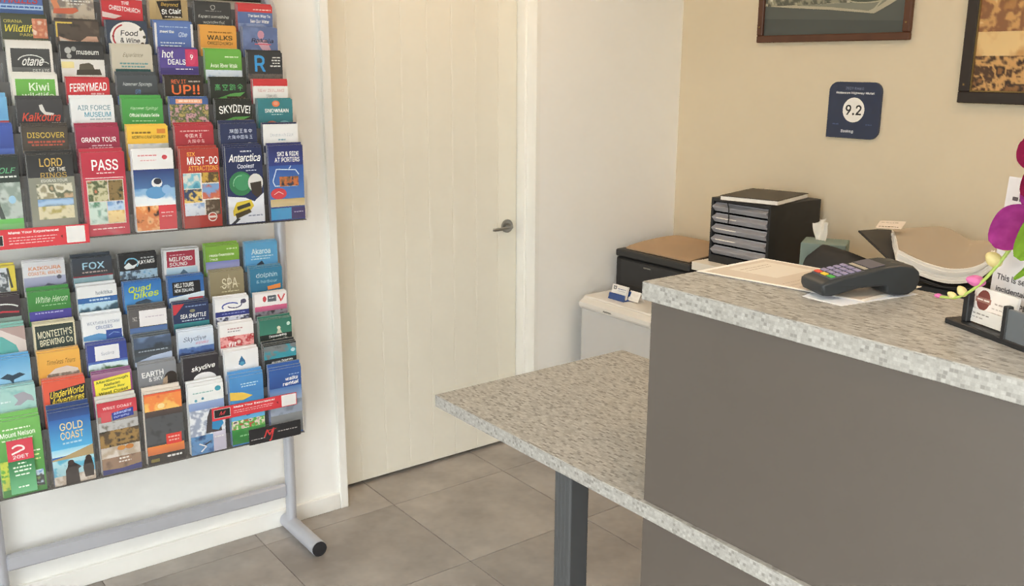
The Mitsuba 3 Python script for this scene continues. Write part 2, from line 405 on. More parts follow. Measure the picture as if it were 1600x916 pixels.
# ceiling lamps
for i, (x, y) in enumerate(DOWNLIGHTS):
    k = thing('ceiling_downlight', ('recessed ceiling downlight near the door', 'recessed ceiling downlight above the counter', 'recessed ceiling downlight above the entry floor')[i], 'downlight', 'recessed ceiling downlights')
    ring = trimesh.creation.annulus(.05, .068, .006, sections=32); ring.apply_translation((x, y, ZC - .003))
    obj('bezel', ring, 'mat_white_plastic', k, smooth=30)
    dsk = trimesh.creation.cylinder(.049, .004, sections=32)
    dsk.apply_translation((x, y, ZC - .002))
    kk = key_for('lens', k)
    scene[kk] = {**mikit.ply(dsk, 'mat_lamp_glow'), 'emitter': {'type': 'area', 'radiance': {'type': 'rgb', 'value': list(DOWN_RADIANCE)}}}

# ------------------------------------------------------------------ brochure rack
TILT = 0.0157                              # the rack leans a little to the right
def lean(v):
    v = np.array(v, float)
    x, z = v[:, 0].copy(), v[:, 2].copy()
    v[:, 0] = x + (z - .05) * TILT
    v[:, 2] = z - (x - 1.15) * TILT
    return v
def lean_m(m):
    return trimesh.Trimesh(lean(m.vertices), m.faces, process=False)
C0, PITCH_C, BW, BH, BT = .278, .1235, .1045, .2105, .0045
UP_Y = [2.712 - .03 * i for i in range(7)]
UP_Z = [1.722, 1.659, 1.588, 1.514, 1.458, 1.391, 1.328]
LO_Y = [2.748 - .029 * i for i in range(6)]
LO_Z = [1.0195 - .0757 * i for i in range(6)]
RX0, RX1 = C0 - .012, C0 + 6 * PITCH_C + BW + .003
rack = thing('brochure_rack', 'silver tube floor stand with clear tiered pockets full of brochures against white wall', 'brochure stand')
PY = 2.785
arch = [(1.15, PY, .045), (1.15, PY, .6), (1.15, PY, 1.2), (1.15, PY, 1.70)] + [(1.15 - .075 + .075 * math.cos(a), PY, 1.70 + .075 * math.sin(a)) for a in np.linspace(.2, math.pi / 2, 7)]
arch += [(.9, PY, 1.775), (.55, PY, 1.775)] + [(.345 - .075 * math.sin(a), PY, 1.70 + .075 * math.cos(a)) for a in np.linspace(0, math.pi / 2 - .2, 7)]
arch += [(.27, PY, 1.70), (.27, PY, 1.2), (.27, PY, .6), (.27, PY, .034)]
def dense(pts, st=.08):
    out = [np.array(pts[0], float)]
    for q in pts[1:]:
        q = np.array(q, float); m = max(1, int(np.linalg.norm(q - out[-1]) / st)); a = out[-1]
        out += [a + (q - a) * (k + 1) / m for k in range(m)]
    return out
obj('frame', lean_m(tube(dense(arch), .0175, 20)), 'mat_silver', rack, smooth=45)
bar = lean_m(bx(.285, 1.134, PY - .012, PY + .012, .128, .176, .006))
bar.vertices[:, 2] += 0.004
obj('crossbar', bar, 'mat_silver', rack, smooth=30)
for x, lab in ((1.15, None), (.256, None)):
    ft = obj('foot', cyl((x, 2.572, .0255), (x, 2.828, .0255), .0255, 32), 'mat_silver', rack, smooth=40)
    obj('end_cap', rot(trimesh.creation.revolve([(0, 0), (.0225, 0), (.0245, .002), (.0245, .005), (0, .005)], sections=32), (1, 0, 0), 90).apply_translation((x, 2.5725, .0255)), 'mat_rubber', ft, smooth=40, label='black plastic end cap')
hdr = obj('header_board', lean_m(bx(.36, 1.108, 2.752, 2.764, 1.735, 1.95, .002)), 'mat_black', rack)
obj('header_panel', lean_m(bx(.385, 1.085, 2.7505, 2.752, 1.748, 1.935)), pr('#5a1420', .4), hdr, label='dark red header face')
BACK = 'mat_pocket'
M(BACK, pr('#636261', .4))
def tier(y, z, last):
    zl = z - BH
    s = bx(RX0, RX1, y + .0215, y + .0235, zl - .002, z - (.012 if not last else .05))
    s = cat_(s, bx(RX0, RX1, y - .0055, y + .0215, zl - .003, zl - .001))
    k = obj('pocket_tier', lean_m(s), BACK, rack)
    lip = .028 if not last else .050
    obj('front_lip', lean_m(bx(RX0, RX1, y - .0056, y - .0046, zl - .001, zl + lip)), 'mat_clear', k)
    for c in range(8):
        x = C0 + c * PITCH_C - (PITCH_C - BW) / 2
        obj('divider', lean_m(bx(x - .001, x + .001, y - .0045, y + .0213, zl, zl + (.17 if not last else .13))), 'mat_clear', k)
for i, (y, z) in enumerate(zip(UP_Y, UP_Z)): tier(y, z, i == 6)
for i, (y, z) in enumerate(zip(LO_Y, LO_Z)): tier(y, z, i == 5)

ORD = ['first', 'second', 'third', 'fourth', 'fifth', 'sixth', 'seventh']
COPIES = []
def brochure(panel, row, col, lab, bg, ops, dz=0, n_copies=2, edge=None, copybg=None, h=None):
    y, z = (UP_Y[row], UP_Z[row]) if panel == 'U' else (LO_Y[row], LO_Z[row])
    r = random.Random(hash_(panel, row, col))
    ang = math.radians(r.uniform(-.35, .35)); x0 = C0 + (col - 1) * PITCH_C
    zb = z - BH                        # stands on the pocket floor
    H = BH + dz / 1000
    def place(v, ox=0.0, oy=0.0, hz=H):
        v = np.array(v, float)
        xx, zz = v[:, 0] - BW / 2, v[:, 2] + hz
        v[:, 0] = x0 + BW / 2 + xx * math.cos(ang) - (zz - .1) * math.sin(ang) + ox
        v[:, 2] = zb + zz * math.cos(ang) + xx * math.sin(ang) + abs(math.sin(ang)) * BW / 2
        v[:, 1] += y + oy
        return lean(v)
    m, c = printed_slab(bg, ops, BW * 1000, H * 1000, BT, edge, place)
    k = key_for('brochure')
    scene[k] = mikit.ply(m, 'mat_print', color=c)
    where = f'{ORD[col - 1]} column, {ORD[row]} tier of {"upper" if panel == "U" else "lower"} panel'
    labels[k] = {'label': f'{lab}, {where}', 'category': 'brochure', 'group': 'brochures in the rack pockets'}
    for j in range(n_copies):
        dh = (r.uniform(.0055, .009) if (panel, row) == ('L', 5) else r.uniform(.0008, .0055)) * (j + 1)
        dx = r.uniform(-.0012, .0012)
        top = copybg or (bg if not (ops and ops[0][0] == 'b' and ops[0][2] <= 0.5 and ops[0][1] <= 0.5) else ops[0][5])
        m2, c2 = printed_slab(top, [], BW * 1000, (H + dh) * 1000, BT + .0022, edge,
                              lambda v, dx=dx, j=j, hz=H + dh: place(v, dx, BT + .0008 + j * (BT + .0032), hz))
        COPIES.append((m2, c2, lab, j))
def hash_(pn, r_, c_): return (17 if pn == 'U' else 91) * 1000 + r_ * 10 + c_
W_ = '#ffffff'
def stack_label(*a): pass
br = brochure
# --- upper panel, top tier
br('U', 0, 2, 'blue brochure with slanted red title', '#41639f', [b(0, 0, 105, 40, '#3f62ad', '#5873b0'), t('JET', 45, 2, 76, 13), t('THRILLS', 3, 17, 94, 35, '#c5353c', True, .3), b(0, 38, 105, 50, '#a9c7ea'), gl(8, 42, 100, 4, '#3a62b0', 2)], dz=8)
br('U', 0, 3, 'grey photo brochure with orange curve', '#8d8a86', [n(0, 0, 105, 75, ['#5f6f80', '#8b7f78', '#c4b6a4', '#77808a'], .05, 0, 2), p([(0, 20), (14, 2), (30, 0), (16, 24), (22, 40), (8, 44)], '#d98a60'), t('BOATING', 24, 2, 98, 14), gl(28, 20, 96, 3, '#e0dcd6', 3), gl(40, 27, 80, 3, '#d8d4ce', 4), p([(6, 42), (60, 38), (66, 46), (50, 54), (4, 54)], '#d4694a')], dz=7)
br('U', 0, 4, 'red brochure with white diagonal blocks', '#cf2f3b', [p([(0, 0), (105, 0), (105, 10), (0, 3)], '#e9dcd8'), t('THE', 50, 14, 70, 23), t('CHRISTCHURCH', 18, 28, 98, 40, W_, True, 0, -5), p([(0, 42), (50, 52), (30, 60), (0, 56)], '#ead2cf')], dz=6)
br('U', 0, 5, 'gold brochure with slanted black title block', '#b29a6c', [b(0, 0, 18, 70, '#c8b080', '#a88c58'), p([(20, 6), (86, 0), (88, 46), (34, 52)], '#28221e'), t('Beyond', 32, 8, 78, 20, '#c09a4a', True, .2), t('St Clair', 32, 24, 86, 38, W_, True, 0, 4), gl(40, 44, 84, 3, '#d8cfc0', 3), b(0, 54, 105, 75, '#5d77a4')], dz=3)
br('U', 0, 6, 'charcoal brochure with white script', '#3b3d3f', [arc(52, 12, 6, 6, 0, 360, 1.6, '#b8bab8'), gl(30, 21, 76, 2, '#8a8c8a', 2), t('Expect something', 10, 33, 96, 43, '#d8dad8', False, .2), t('wonderful', 22, 48, 84, 57, '#c4c8c6', False, .2)], dz=1)
br('U', 0, 7, 'blue brochure with red top band', '#5b73ab', [b(0, 0, 105, 20, '#d2383e'), gl(46, 11, 100, 3, '#f0c8c4', 3), t('The Best Way To', 30, 26, 98, 36, W_), t('See Our Water', 36, 40, 94, 50, W_), n(0, 52, 105, 80, ['#5b73ab', '#8a9cc6', '#42588a'], .06, .3, 4)], dz=2)
# second tier
br('U', 1, 2, 'olive brochure with yellow lettering and birds', '#4b5040', [t('ORANA', 6, 8, 48, 16, '#b9a94e'), t('Wildlife', 6, 20, 80, 38, '#d8c83e', True, .25), t('PARK', 40, 41, 72, 48, '#b9a94e'), n(70, 4, 105, 52, ['#e0a080', '#c87858', '#ecd0bc'], .08, 0, 3), b(0, 56, 105, 75, '#9a988a', '#787a70'), b(58, 58, 92, 70, '#e8d66a')], dz=3)
br('U', 1, 3, 'dark brown photo brochure with an open hand', '#4b423c', [n(0, 0, 105, 80, ['#3c3632', '#564a42', '#6a5c50'], .04, 0, 5), b(0, 4, 4, 42, '#d8b850'), b(0, 4, 40, 8, '#d8b850'), p([(6, 40), (30, 48), (56, 52), (74, 38), (98, 38), (102, 52), (80, 64), (40, 66), (8, 58)], '#cfa58e'), p([(8, 44), (34, 52), (50, 56), (30, 62), (8, 56)], '#d8d0c8')], dz=-2)
br('U', 1, 4, 'navy brochure with white tasting disc', '#39455a', [e(54, 42, 46, 40, '#e9e6e2'), arc(54, 42, 38, 34, 100, 250, 4, '#b8323e'), t('Food', 36, 24, 80, 38, '#4a4a4e', True, .15), t('& Wine', 34, 43, 84, 56, '#4a4a4e', True, .15), t('TRAIL', 40, 60, 78, 67, '#6a6a6e'), e(16, 40, 3, 3, '#8a2030'), e(88, 20, 4, 4, '#4a4a3a'), e(96, 40, 4, 4, '#4a4a3a'), e(90, 58, 4, 4, '#5a4a3a')], dz=3)
br('U', 1, 5, 'blue brochure with white side edges', '#5a79bd', [b(0, 0, 105, 80, '#5f7fc2', '#4c68ae'), b(0, 0, 6, 80, '#e4e4ea'), b(98, 0, 105, 80, '#dfe0e6'), gl(14, 8, 90, 2.5, '#a9bce2', 2), t('meet the', 14, 18, 52, 26), t('Qbe', 64, 22, 88, 36, '#c4d2ee', True, .3), gl(14, 50, 80, 3, '#d8e2f4', 4), gl(14, 58, 70, 3, '#d8e2f4', 5)], dz=2)
br('U', 1, 6, 'orange walks brochure', '#e7a33c', [b(0, 0, 105, 80, '#eaa844', '#dd9634'), gl(24, 14, 92, 4, '#a87020', 2), t('WALKS', 20, 24, 92, 37, '#3c2a16'), t('CHRISTCHURCH', 20, 41, 92, 50, '#5a4020'), b(0, 58, 105, 63, '#f0c070')], dz=-1)
br('U', 1, 7, 'slate blue brochure with pink figure', '#6a7dac', [n(0, 0, 105, 80, ['#7083b2', '#5f72a2', '#7a8cb8'], .03, .3, 6), e(54, 20, 10, 12, '#c890a8'), p([(40, 34), (70, 34), (84, 62), (60, 66), (46, 48)], '#c8a0b4'), t('Rakaia', 26, 30, 92, 42, '#2c2c48', True, .2), b(34, 45, 84, 48, '#d05a6a')], dz=1)
# third tier
br('U', 2, 2, 'white bordered dark brochure with white swash', '#e6e2dd', [b(9, 12, 98, 82, '#4a4c4d', '#3c3e40'), arc(54, 44, 30, 16, 190, 350, 2.5, '#d8dad8'), t('otane', 34, 34, 82, 54, '#e8e8e6', True, .3), arc(84, 52, 10, 8, 200, 340, 2, '#d8dad8'), b(9, 58, 98, 82, '#6a6c6c'), t('ESTATE', 56, 62, 94, 72, '#d0d2d0')], dz=8)
br('U', 2, 3, 'charcoal and white brochure with old truck photo', '#e2e0dc', [b(0, 0, 105, 36, '#37383a'), e(18, 14, 8, 8, '#b8bab8'), e(32, 10, 6, 6, '#9a9c9a'), e(20, 28, 6, 6, '#a8aaa8'), t('museum', 38, 14, 92, 24, '#e0e0de'), p([(40, 66), (44, 48), (66, 44), (76, 50), (80, 66)], '#5a5548'), p([(34, 75), (36, 62), (92, 60), (96, 75)], '#474238'), b(0, 42, 30, 58, '#f0e2a0')], dz=8)
br('U', 2, 4, 'beige brochure with script title', '#cdc6b4', [b(0, 0, 105, 80, '#d2cbba', '#c6bfae'), t('Experience', 30, 16, 80, 30, '#8a8068', False, .35), gl(20, 42, 92, 4, '#6a9aa0', 3), gl(24, 50, 84, 4, '#6a9aa0', 4), b(8, 58, 98, 66, '#2f5a5c')], dz=8)
br('U', 2, 5, 'purple deals brochure with pink tab', '#5b4a9c', [t('hot', 8, 4, 38, 24, W_, True, .15), t('DEALS', 22, 27, 70, 42), b(70, 0, 105, 46, '#cf3266'), e(87, 24, 11, 18, '#d8406e'), t('9', 83, 14, 91, 28), b(0, 50, 105, 66, '#463a80'), gl(42, 52, 88, 3, '#e0dcf0', 6)], dz=5)
br('U', 2, 6, 'green river walk brochure', '#69b043', [b(0, 0, 105, 52, '#6fb84a', '#63a63e'), gl(56, 14, 96, 4, '#d8f0c4', 2), t('Avon River Walk', 14, 34, 92, 46, '#eaf6e0'), n(0, 52, 105, 80, ['#a9c6e4', '#d4e2f0', '#88a8cc'], .05, .3, 5)], dz=3)
br('U', 2, 7, 'black brochure with big blue letter R', '#33363a', [t('R', 20, 8, 52, 54, '#2f97da', True), l([(20, 14), (34, 8)], 4, '#2f97da'), gl(74, 12, 98, 3.5, '#d8dadc', 2), gl(72, 20, 98, 3.5, '#d8dadc', 3), gl(74, 28, 98, 3.5, '#d8dadc', 4), gl(66, 36, 98, 3.5, '#d8dadc', 5), n(0, 60, 105, 80, ['#33363a', '#6a6460', '#40444a'], .1, 0, 5)], dz=2)
# fourth tier
br('U', 3, 2, 'white bordered green wildlife brochure', '#e8e6de', [b(8, 9, 98, 74, '#72bd50', '#66b044'), t('Kiwi', 38, 18, 84, 38, '#e4f4da'), t('wildlife', 20, 42, 94, 56, '#dff0d4'), gl(24, 62, 92, 3, '#e0f0d6', 3)], dz=5)
br('U', 3, 3, 'red heritage brochure with white capitals', '#cf313d', [t('FERRYMEAD', 8, 11, 98, 32, W_, True, .1, 3), gl(58, 36, 90, 4, '#f0c4c6', 2), gl(58, 43, 84, 4, '#f0c4c6', 4), b(0, 54, 105, 62, '#b82c40'), b(0, 62, 105, 80, '#d0cadc')], dz=-2)
br('U', 3, 4, 'slate brochure with thin script title', '#484e55', [b(0, 0, 105, 52, '#4c535a', '#42484e'), t('Hanmer Springs', 16, 18, 90, 30, '#c8ced2', False, .25), t('Gift', 46, 36, 60, 48, '#5a8ac0', False, .2), b(0, 54, 105, 80, '#5f80c0', '#88a4d8')], dz=8)
br('U', 3, 5, 'black brochure with orange exclamation title', '#2c2824', [b(0, 0, 105, 46, '#342c26'), t('REV IT', 18, 6, 58, 17, '#e0683a'), gl(64, 9, 96, 4, '#b0a8a0', 2), t('UP!!', 18, 20, 94, 46, '#f07436'), n(0, 50, 105, 80, ['#5c7840', '#a8b070', '#3c4c30'], .1, 0, 7)], dz=4)
br('U', 3, 6, 'black brochure with green Chinese title', '#28302a', [cj('高空跳伞', 12, 14, 18, '#4f9c60', 2.2, 1.2), p([(6, 58), (60, 40), (100, 36), (80, 52), (20, 64)], '#5aa050'), n(46, 48, 100, 72, ['#b89a70', '#3a3028', '#d8c0a0'], .1, 0, 8)], dz=1)
br('U', 3, 7, 'white brochure with red top band', '#ecebea', [b(0, 0, 105, 18, '#cf3238'), t('NEW ZEALAND', 14, 26, 94, 35, '#d8a0a0', False), t('TRAVEL', 38, 42, 74, 51, '#a8a4a8'), gl(30, 58, 80, 3, '#c8b8b8', 2)], dz=0)
# fifth tier
br('U', 4, 1, 'light blue brochure', '#6fb2e0', [b(0, 0, 105, 52, '#74b6e4', '#62a4d6'), b(0, 56, 105, 62, '#c85058'), b(0, 62, 105, 80, '#d8dce4')], dz=8)
br('U', 4, 2, 'charcoal brochure with red script and white bird', '#3a3a3d', [b(0, 0, 105, 64, '#424245', '#34343a'), p([(50, 14), (58, 12), (64, 30), (84, 34), (80, 40), (62, 38), (52, 26)], '#d8d6d2'), t('Kaikoura', 12, 32, 98, 54, '#d6442e', True, .25), t('2019', 76, 56, 98, 62, '#d8c8c4'), b(0, 66, 105, 80, '#d8ccd0')], dz=3)
br('U', 4, 3, 'white museum brochure with blue capitals', '#e9edf0', [t('AIR FORCE', 16, 16, 96, 29, '#8aa6b4'), t('MUSEUM', 32, 33, 96, 46, '#62a2bc'), gl(44, 50, 96, 3, '#9ab4c0', 2), b(44, 60, 105, 70, '#b8384a'), b(0, 70, 105, 80, '#d8dce0')], dz=4)
br('U', 4, 4, 'plain green guide brochure with white text', '#48a04a', [b(0, 0, 105, 80, '#4eaa50', '#409444'), t('Hanmer Springs', 22, 20, 92, 31, '#c8e8c4', False, .3), t('Official Visitors Guide', 18, 38, 94, 47, '#f0f8ee'), gl(24, 56, 86, 3, '#a4d4a0', 3)], dz=4)
br('U', 4, 5, 'crowd photo brochure with blue and orange band', '#7a7868', [b(0, 0, 105, 16, '#41609c'), b(16, 2, 88, 14, '#eda884'), gl(24, 5, 82, 5, '#f8e0d0', 2), n(0, 16, 105, 80, ['#30343c', '#b4a060', '#5c6c48', '#d0a0a8', '#48505c'], .11, 0, 9)], dz=5)
br('U', 4, 6, 'black skydive brochure with white arched capitals', '#242a26', [t('SKY', 10, 14, 50, 36, W_, True, 0, 6), t('DIVE!', 50, 13, 100, 35, W_, True, 0, -5), p([(4, 62), (50, 46), (100, 44), (70, 58), (14, 70)], '#5aa44e'), n(48, 52, 104, 76, ['#c0a478', '#4a3a30', '#e0c8a8'], .1, 0, 10)], dz=-1)
br('U', 4, 7, 'teal snow brochure with orange emblem', '#2f7d88', [b(0, 0, 105, 80, '#34858f', '#2a7480'), e(54, 12, 12, 9, '#e0784a'), e(54, 11, 7, 5, '#e8a080'), t('SNOWMAN', 20, 26, 92, 37), gl(40, 41, 74, 2.5, '#c0dce0', 4), e(40, 70, 16, 10, '#b8685a'), e(78, 70, 16, 10, '#7ab4c4')], dz=1)
# sixth tier
br('U', 5, 1, 'royal blue brochure', '#3953ac', [b(0, 0, 105, 52, '#3c58b2', '#324a9c'), b(0, 54, 105, 80, '#4e6cc0')], dz=8)
br('U', 5, 2, 'brown black brochure with gold title', '#453d37', [b(4, 4, 101, 56, '#4c443c'), t('DISCOVER', 12, 14, 96, 28, '#cba944'), gl(12, 35, 96, 5, '#b8503c', 2), gl(20, 43, 90, 4, '#b8503c', 3), b(0, 58, 105, 64, '#8a7a60')], dz=5)
br('U', 5, 3, 'crimson tour brochure', '#9c2547', [b(0, 0, 105, 80, '#a8284c', '#8e2140'), t('GRAND TOUR', 12, 26, 96, 39), gl(36, 46, 84, 3, '#e4c0cc', 2), gl(28, 52, 90, 3, '#e4c0cc', 4)], dz=2)
br('U', 5, 4, 'yellow brochure with orange square', '#f0c133', [b(0, 0, 105, 46, '#f5c838', '#ecba2c'), gl(12, 15, 62, 5, '#8a6a18', 3), t('NORTH CANTERBURY', 12, 25, 98, 33, '#6a5010'), b(76, 8, 98, 20, '#e08a28'), n(0, 46, 105, 80, ['#e0dcd0', '#c8ccd0', '#b0b4ae'], .05, 0, 3)], dz=2)
br('U', 5, 5, 'red brochure with two rows of Chinese print', '#ae2c39', [b(0, 0, 105, 80, '#b8303e', '#a02834'), gl(14, 12, 92, 4, '#dc9a9c', 3), cj('中国大王', 26, 21, 11, '#e8c0c0', 1.5), cj('大旅中车', 32, 36, 11, '#e0a8aa', 1.5), b(0, 64, 105, 80, '#4c3c40')], dz=0)
br('U', 5, 6, 'navy brochure with two rows of Chinese print', '#29355e', [cj('旅国王车中', 26, 14, 12, '#c4cce0', 1.5), cj('大旅中国车王', 20, 31, 11, '#b0bad4', 1.5), e(82, 58, 8, 6, '#a8a8b0'), n(0, 54, 105, 80, ['#29355e', '#3c4a70', '#20294a'], .06, 0, 5)], dz=3)
br('U', 5, 7, 'white brochure with pale grey title', '#eceef0', [t('Christchurch 2019', 20, 26, 90, 35, '#b0bcc8', False), gl(44, 42, 66, 4, '#7aa4bc', 3), b(0, 60, 105, 80, '#27345c')], dz=0, copybg='#243056')
# seventh tier, whole covers
br('U', 6, 1, 'dark green brochure with golf photo', '#23302a', [b(0, 0, 105, 62, '#1f2a28', '#2c3c36'), t('GOLF', 48, 26, 96, 40, '#5aa878', True, .3), gl(54, 46, 98, 4, '#e0e4e0', 3), n(0, 62, 105, 166, ['#5c6a60', '#8ea098', '#b8c4c0', '#404a44'], .03, .1, 5), l([(40, 62), (64, 166)], 10, '#4a5450'), e(84, 104, 8, 10, '#9cc8e4'), b(0, 150, 105, 190, '#6cc060', '#4aa044')], dz=0)
br('U', 6, 2, 'black and olive grey tour brochure with gold letters', '#8b8d80', [b(0, 0, 105, 56, '#2a2b2c', '#34363a'), t('LORD', 28, 9, 80, 30, '#c9a552'), t('OF THE', 48, 32, 86, 42, '#e4e0d4'), t('RINGS', 28, 44, 88, 58, '#ab8c48'), t('EDORAS TOUR', 28, 61, 88, 68, '#d8d8cc'), n(16, 72, 98, 108, ['#9a9478', '#d8d4c0', '#6a7058', '#c4a888'], .06, 0, 3), n(16, 110, 98, 128, ['#6a94c4', '#a4c4e4', '#7a8a9a'], .05, .7, 4), n(16, 128, 98, 160, ['#b0a460', '#d8d0b0', '#888a60'], .07, .3, 6)], dz=2)
br('U', 6, 3, 'crimson pass brochure with photo grid', '#c63a50', [b(0, 0, 105, 62, '#c42c46', '#be2a44'), t('PASS', 24, 18, 88, 46), gl(34, 51, 78, 3, '#f0c8cc', 3), l([(6, 65), (98, 65)], 2, '#f0d8d8'), b(8, 70, 97, 184, '#d8ccc4'), n(10, 72, 58, 124, ['#8a8c60', '#c8c4a0', '#5c6848', '#c07858'], .07, 0, 4), n(60, 72, 95, 124, ['#5a4a34', '#8c7448', '#3c4028'], .08, 0, 5), n(10, 126, 52, 182, ['#8ab0a4', '#c8dcd4', '#5c8c74'], .06, 0, 6), n(54, 126, 95, 150, ['#7aa4d4', '#b8d0ea', '#3c5c94'], .07, 0, 7), n(54, 150, 95, 182, ['#d0a860', '#e8d098', '#8a7a44'], .07, .3, 8), gl(14, 194, 92, 3, '#f0c8cc', 5)], dz=3)
br('U', 6, 4, 'white headed ski brochure with blue jump photo', '#eaeaec', [gl(14, 12, 62, 3.5, '#d88a90', 3), e(82, 19, 7, 6, '#c84450'), gl(20, 25, 60, 3, '#e0b0b4', 4), b(0, 50, 105, 145, '#2a3c7c', '#5a94cc'), n(0, 100, 105, 146, ['#4a88c4', '#8cb8e0', '#e8f0f8', '#f4f6fa'], .04, .7, 5), e(58, 86, 14, 13, '#e8eaf0'), e(60, 82, 10, 8, '#2c3040'), e(54, 112, 26, 16, '#5a9ad0'), e(82, 104, 12, 12, '#88b4e0'), n(0, 146, 58, 211, ['#402418', '#e08a48', '#f0b880', '#6a3020'], .06, 0, 6), b(58, 146, 105, 211, '#d8404c'), gl(64, 164, 96, 3, '#f0b8bc', 6), gl(66, 174, 92, 3, '#f0b8bc', 7)], dz=4)
br('U', 6, 5, 'brick red attractions brochure with six photos', '#b2392f', [t('SIX', 18, 8, 40, 19, '#efa63e'), t('MUST-DO', 18, 21, 101, 42), t('ATTRACTIONS', 20, 45, 101, 59, '#f0a83e'), b(4, 64, 101, 180, '#e4ddd4'), n(4, 66, 50, 106, ['#4a9ab8', '#78bcd0', '#d8dcd8', '#7c8488'], .05, 0, 3), n(54, 64, 101, 92, ['#7a6a2c', '#c8a040', '#5c4c30', '#a84838'], .09, 0, 4), n(4, 108, 52, 144, ['#24304c', '#384868', '#e0c068', '#30404c'], .08, .2, 5), n(54, 95, 101, 136, ['#4a78b8', '#7aa0d0', '#c86a50', '#e8c8a8'], .07, .5, 6), n(4, 146, 58, 180, ['#8aa8d0', '#d4dce8', '#5a6c90'], .06, .2, 7), n(61, 139, 101, 180, ['#b8a898', '#584838', '#8c7c68'], .06, 0, 8), b(0, 182, 105, 211, '#b23a30'), e(78, 186, 13, 13, '#e8ded8'), e(78, 186, 10, 10, '#b8503f'), b(68, 183, 88, 189, '#efe4de')], dz=3)
br('U', 6, 6, 'navy brochure with penguin and yellow vehicle', '#222f5c', [gl(42, 9, 74, 4, '#d4d8e4', 3), t('Antarctica', 10, 18, 100, 40, W_, True, .2), t('Coolest', 32, 46, 80, 58, '#d8dcec', True, .15), gl(56, 63, 88, 3, '#b8c0d8', 4), e(40, 100, 34, 34, '#2f7a50'), e(44, 96, 24, 24, '#3f9464'), arc(40, 100, 22, 22, 160, 280, 2, '#8cc8a0'), e(82, 100, 22, 26, '#d8d8d8'), p([(66, 100), (98, 96), (100, 130), (84, 142), (70, 128)], '#3c3430'), p([(0, 134), (50, 140), (76, 152), (105, 128), (105, 211), (0, 211)], '#e0e4ee'), p([(12, 176), (24, 152), (66, 146), (74, 164), (60, 180), (14, 190)], '#d8c032'), p([(18, 184), (60, 172), (66, 182), (22, 198)], '#4a4028'), p([(24, 164), (62, 154), (64, 164), (26, 174)], '#3c3c34'), gl(56, 190, 98, 3.5, '#8c94ac', 5), p([(6, 211), (24, 196), (34, 198), (18, 211)], '#30343c')], dz=3)
br('U', 6, 7, 'blue ski brochure with chairlift outline', '#2b4a98', [b(0, 0, 105, 56, '#28306e', '#2c3c84'), t('SKI & RIDE', 26, 17, 92, 30), t('AT PORTERS', 18, 33, 94, 47), b(0, 56, 105, 158, '#3058a8', '#4a7cc4'), l([(10, 100), (22, 66), (80, 70), (90, 84)], 3, '#c8d8f0'), l([(10, 100), (16, 114), (84, 116)], 3, '#c8d8f0'), l([(60, 66), (66, 58)], 3, '#c8d8f0'), n(30, 88, 88, 116, ['#3c3c4c', '#c8703c', '#8a6040', '#2c3448'], .1, 0, 3), e(26, 136, 24, 16, '#cf3c48'), l([(12, 138), (26, 130), (40, 138)], 2, '#f0c8c8'), b(0, 152, 105, 174, '#c0a878', '#d8c8a0'), b(0, 178, 62, 211, '#3ca4dc'), b(62, 178, 105, 211, '#3c3478'), gl(70, 190, 98, 3, '#b8b4dc', 4)], dz=4)
# --- lower panel, top tier
br('L', 0, 1, 'yellow bordered photo brochure', '#e8d444', [p([(0, 6), (86, 4), (90, 80), (0, 80)], '#dce4ec'), n(40, 16, 86, 74, ['#a8b4bc', '#5c6468', '#d8dce0', '#8a94a0'], .08, 0, 3), l([(86, 6), (94, 60)], 5, '#4a4c40')], dz=2)
br('L', 0, 2, 'white brochure with orange coast title', '#e6e6ea', [t('KAIKOURA', 14, 13, 94, 23, '#de8a54'), t('COASTAL WALKS', 12, 27, 94, 37, '#e0905c'), b(0, 42, 105, 80, '#b4b8d4', '#8c92b4'), p([(40, 80), (58, 60), (84, 70), (105, 62), (105, 80)], '#6c7088'), e(88, 46, 6, 6, '#5c6074')], dz=5)
br('L', 0, 3, 'dark slate brochure with pale blue capitals', '#3d4650', [b(0, 0, 105, 52, '#3f4a58', '#3c3c42'), t('FOX', 26, 13, 84, 33, '#a9d6ea'), gl(24, 39, 90, 4, '#b8a4a0', 3), b(0, 50, 105, 54, '#8a2c38'), n(0, 54, 105, 80, ['#b8ccd4', '#8cb0bc', '#d4e0e4'], .05, .2, 4)], dz=3)
br('L', 0, 4, 'black brochure with white wave emblem', '#26282c', [arc(34, 28, 18, 15, 180, 400, 4, '#7cc0dc'), p([(12, 36), (26, 24), (36, 34), (52, 28), (40, 42), (18, 44)], '#eef2f4'), t('KAYAKS', 52, 20, 98, 32, W_, True, 0, 3), gl(60, 12, 96, 4, '#b0b4b8', 3), n(0, 48, 105, 74, ['#74a8d0', '#a8c8e0', '#48586c', '#bca070'], .08, .1, 5)], dz=2)
br('L', 0, 5, 'white bordered crimson sound brochure', '#e4e6ea', [b(9, 5, 92, 52, '#b0304a'), gl(18, 15, 62, 3, '#e0a8b4', 3), t('MILFORD', 16, 22, 84, 35), t('SOUND', 16, 38, 68, 49), b(6, 54, 98, 80, '#c4dcec', '#9cc4e0'), p([(40, 80), (56, 60), (76, 80)], '#50708c')], dz=2)
br('L', 0, 6, 'green town brochure with lavender foot', '#84b83e', [b(0, 0, 105, 48, '#8ac042', '#7cb038'), gl(66, 10, 98, 4, '#d8f0b8', 3), t('Heads Greenstone', 12, 24, 88, 33, '#eef8dc'), t('Track', 12, 37, 38, 45, '#eef8dc'), b(0, 48, 105, 80, '#7c84c4', '#b4b8e0')], dz=2)
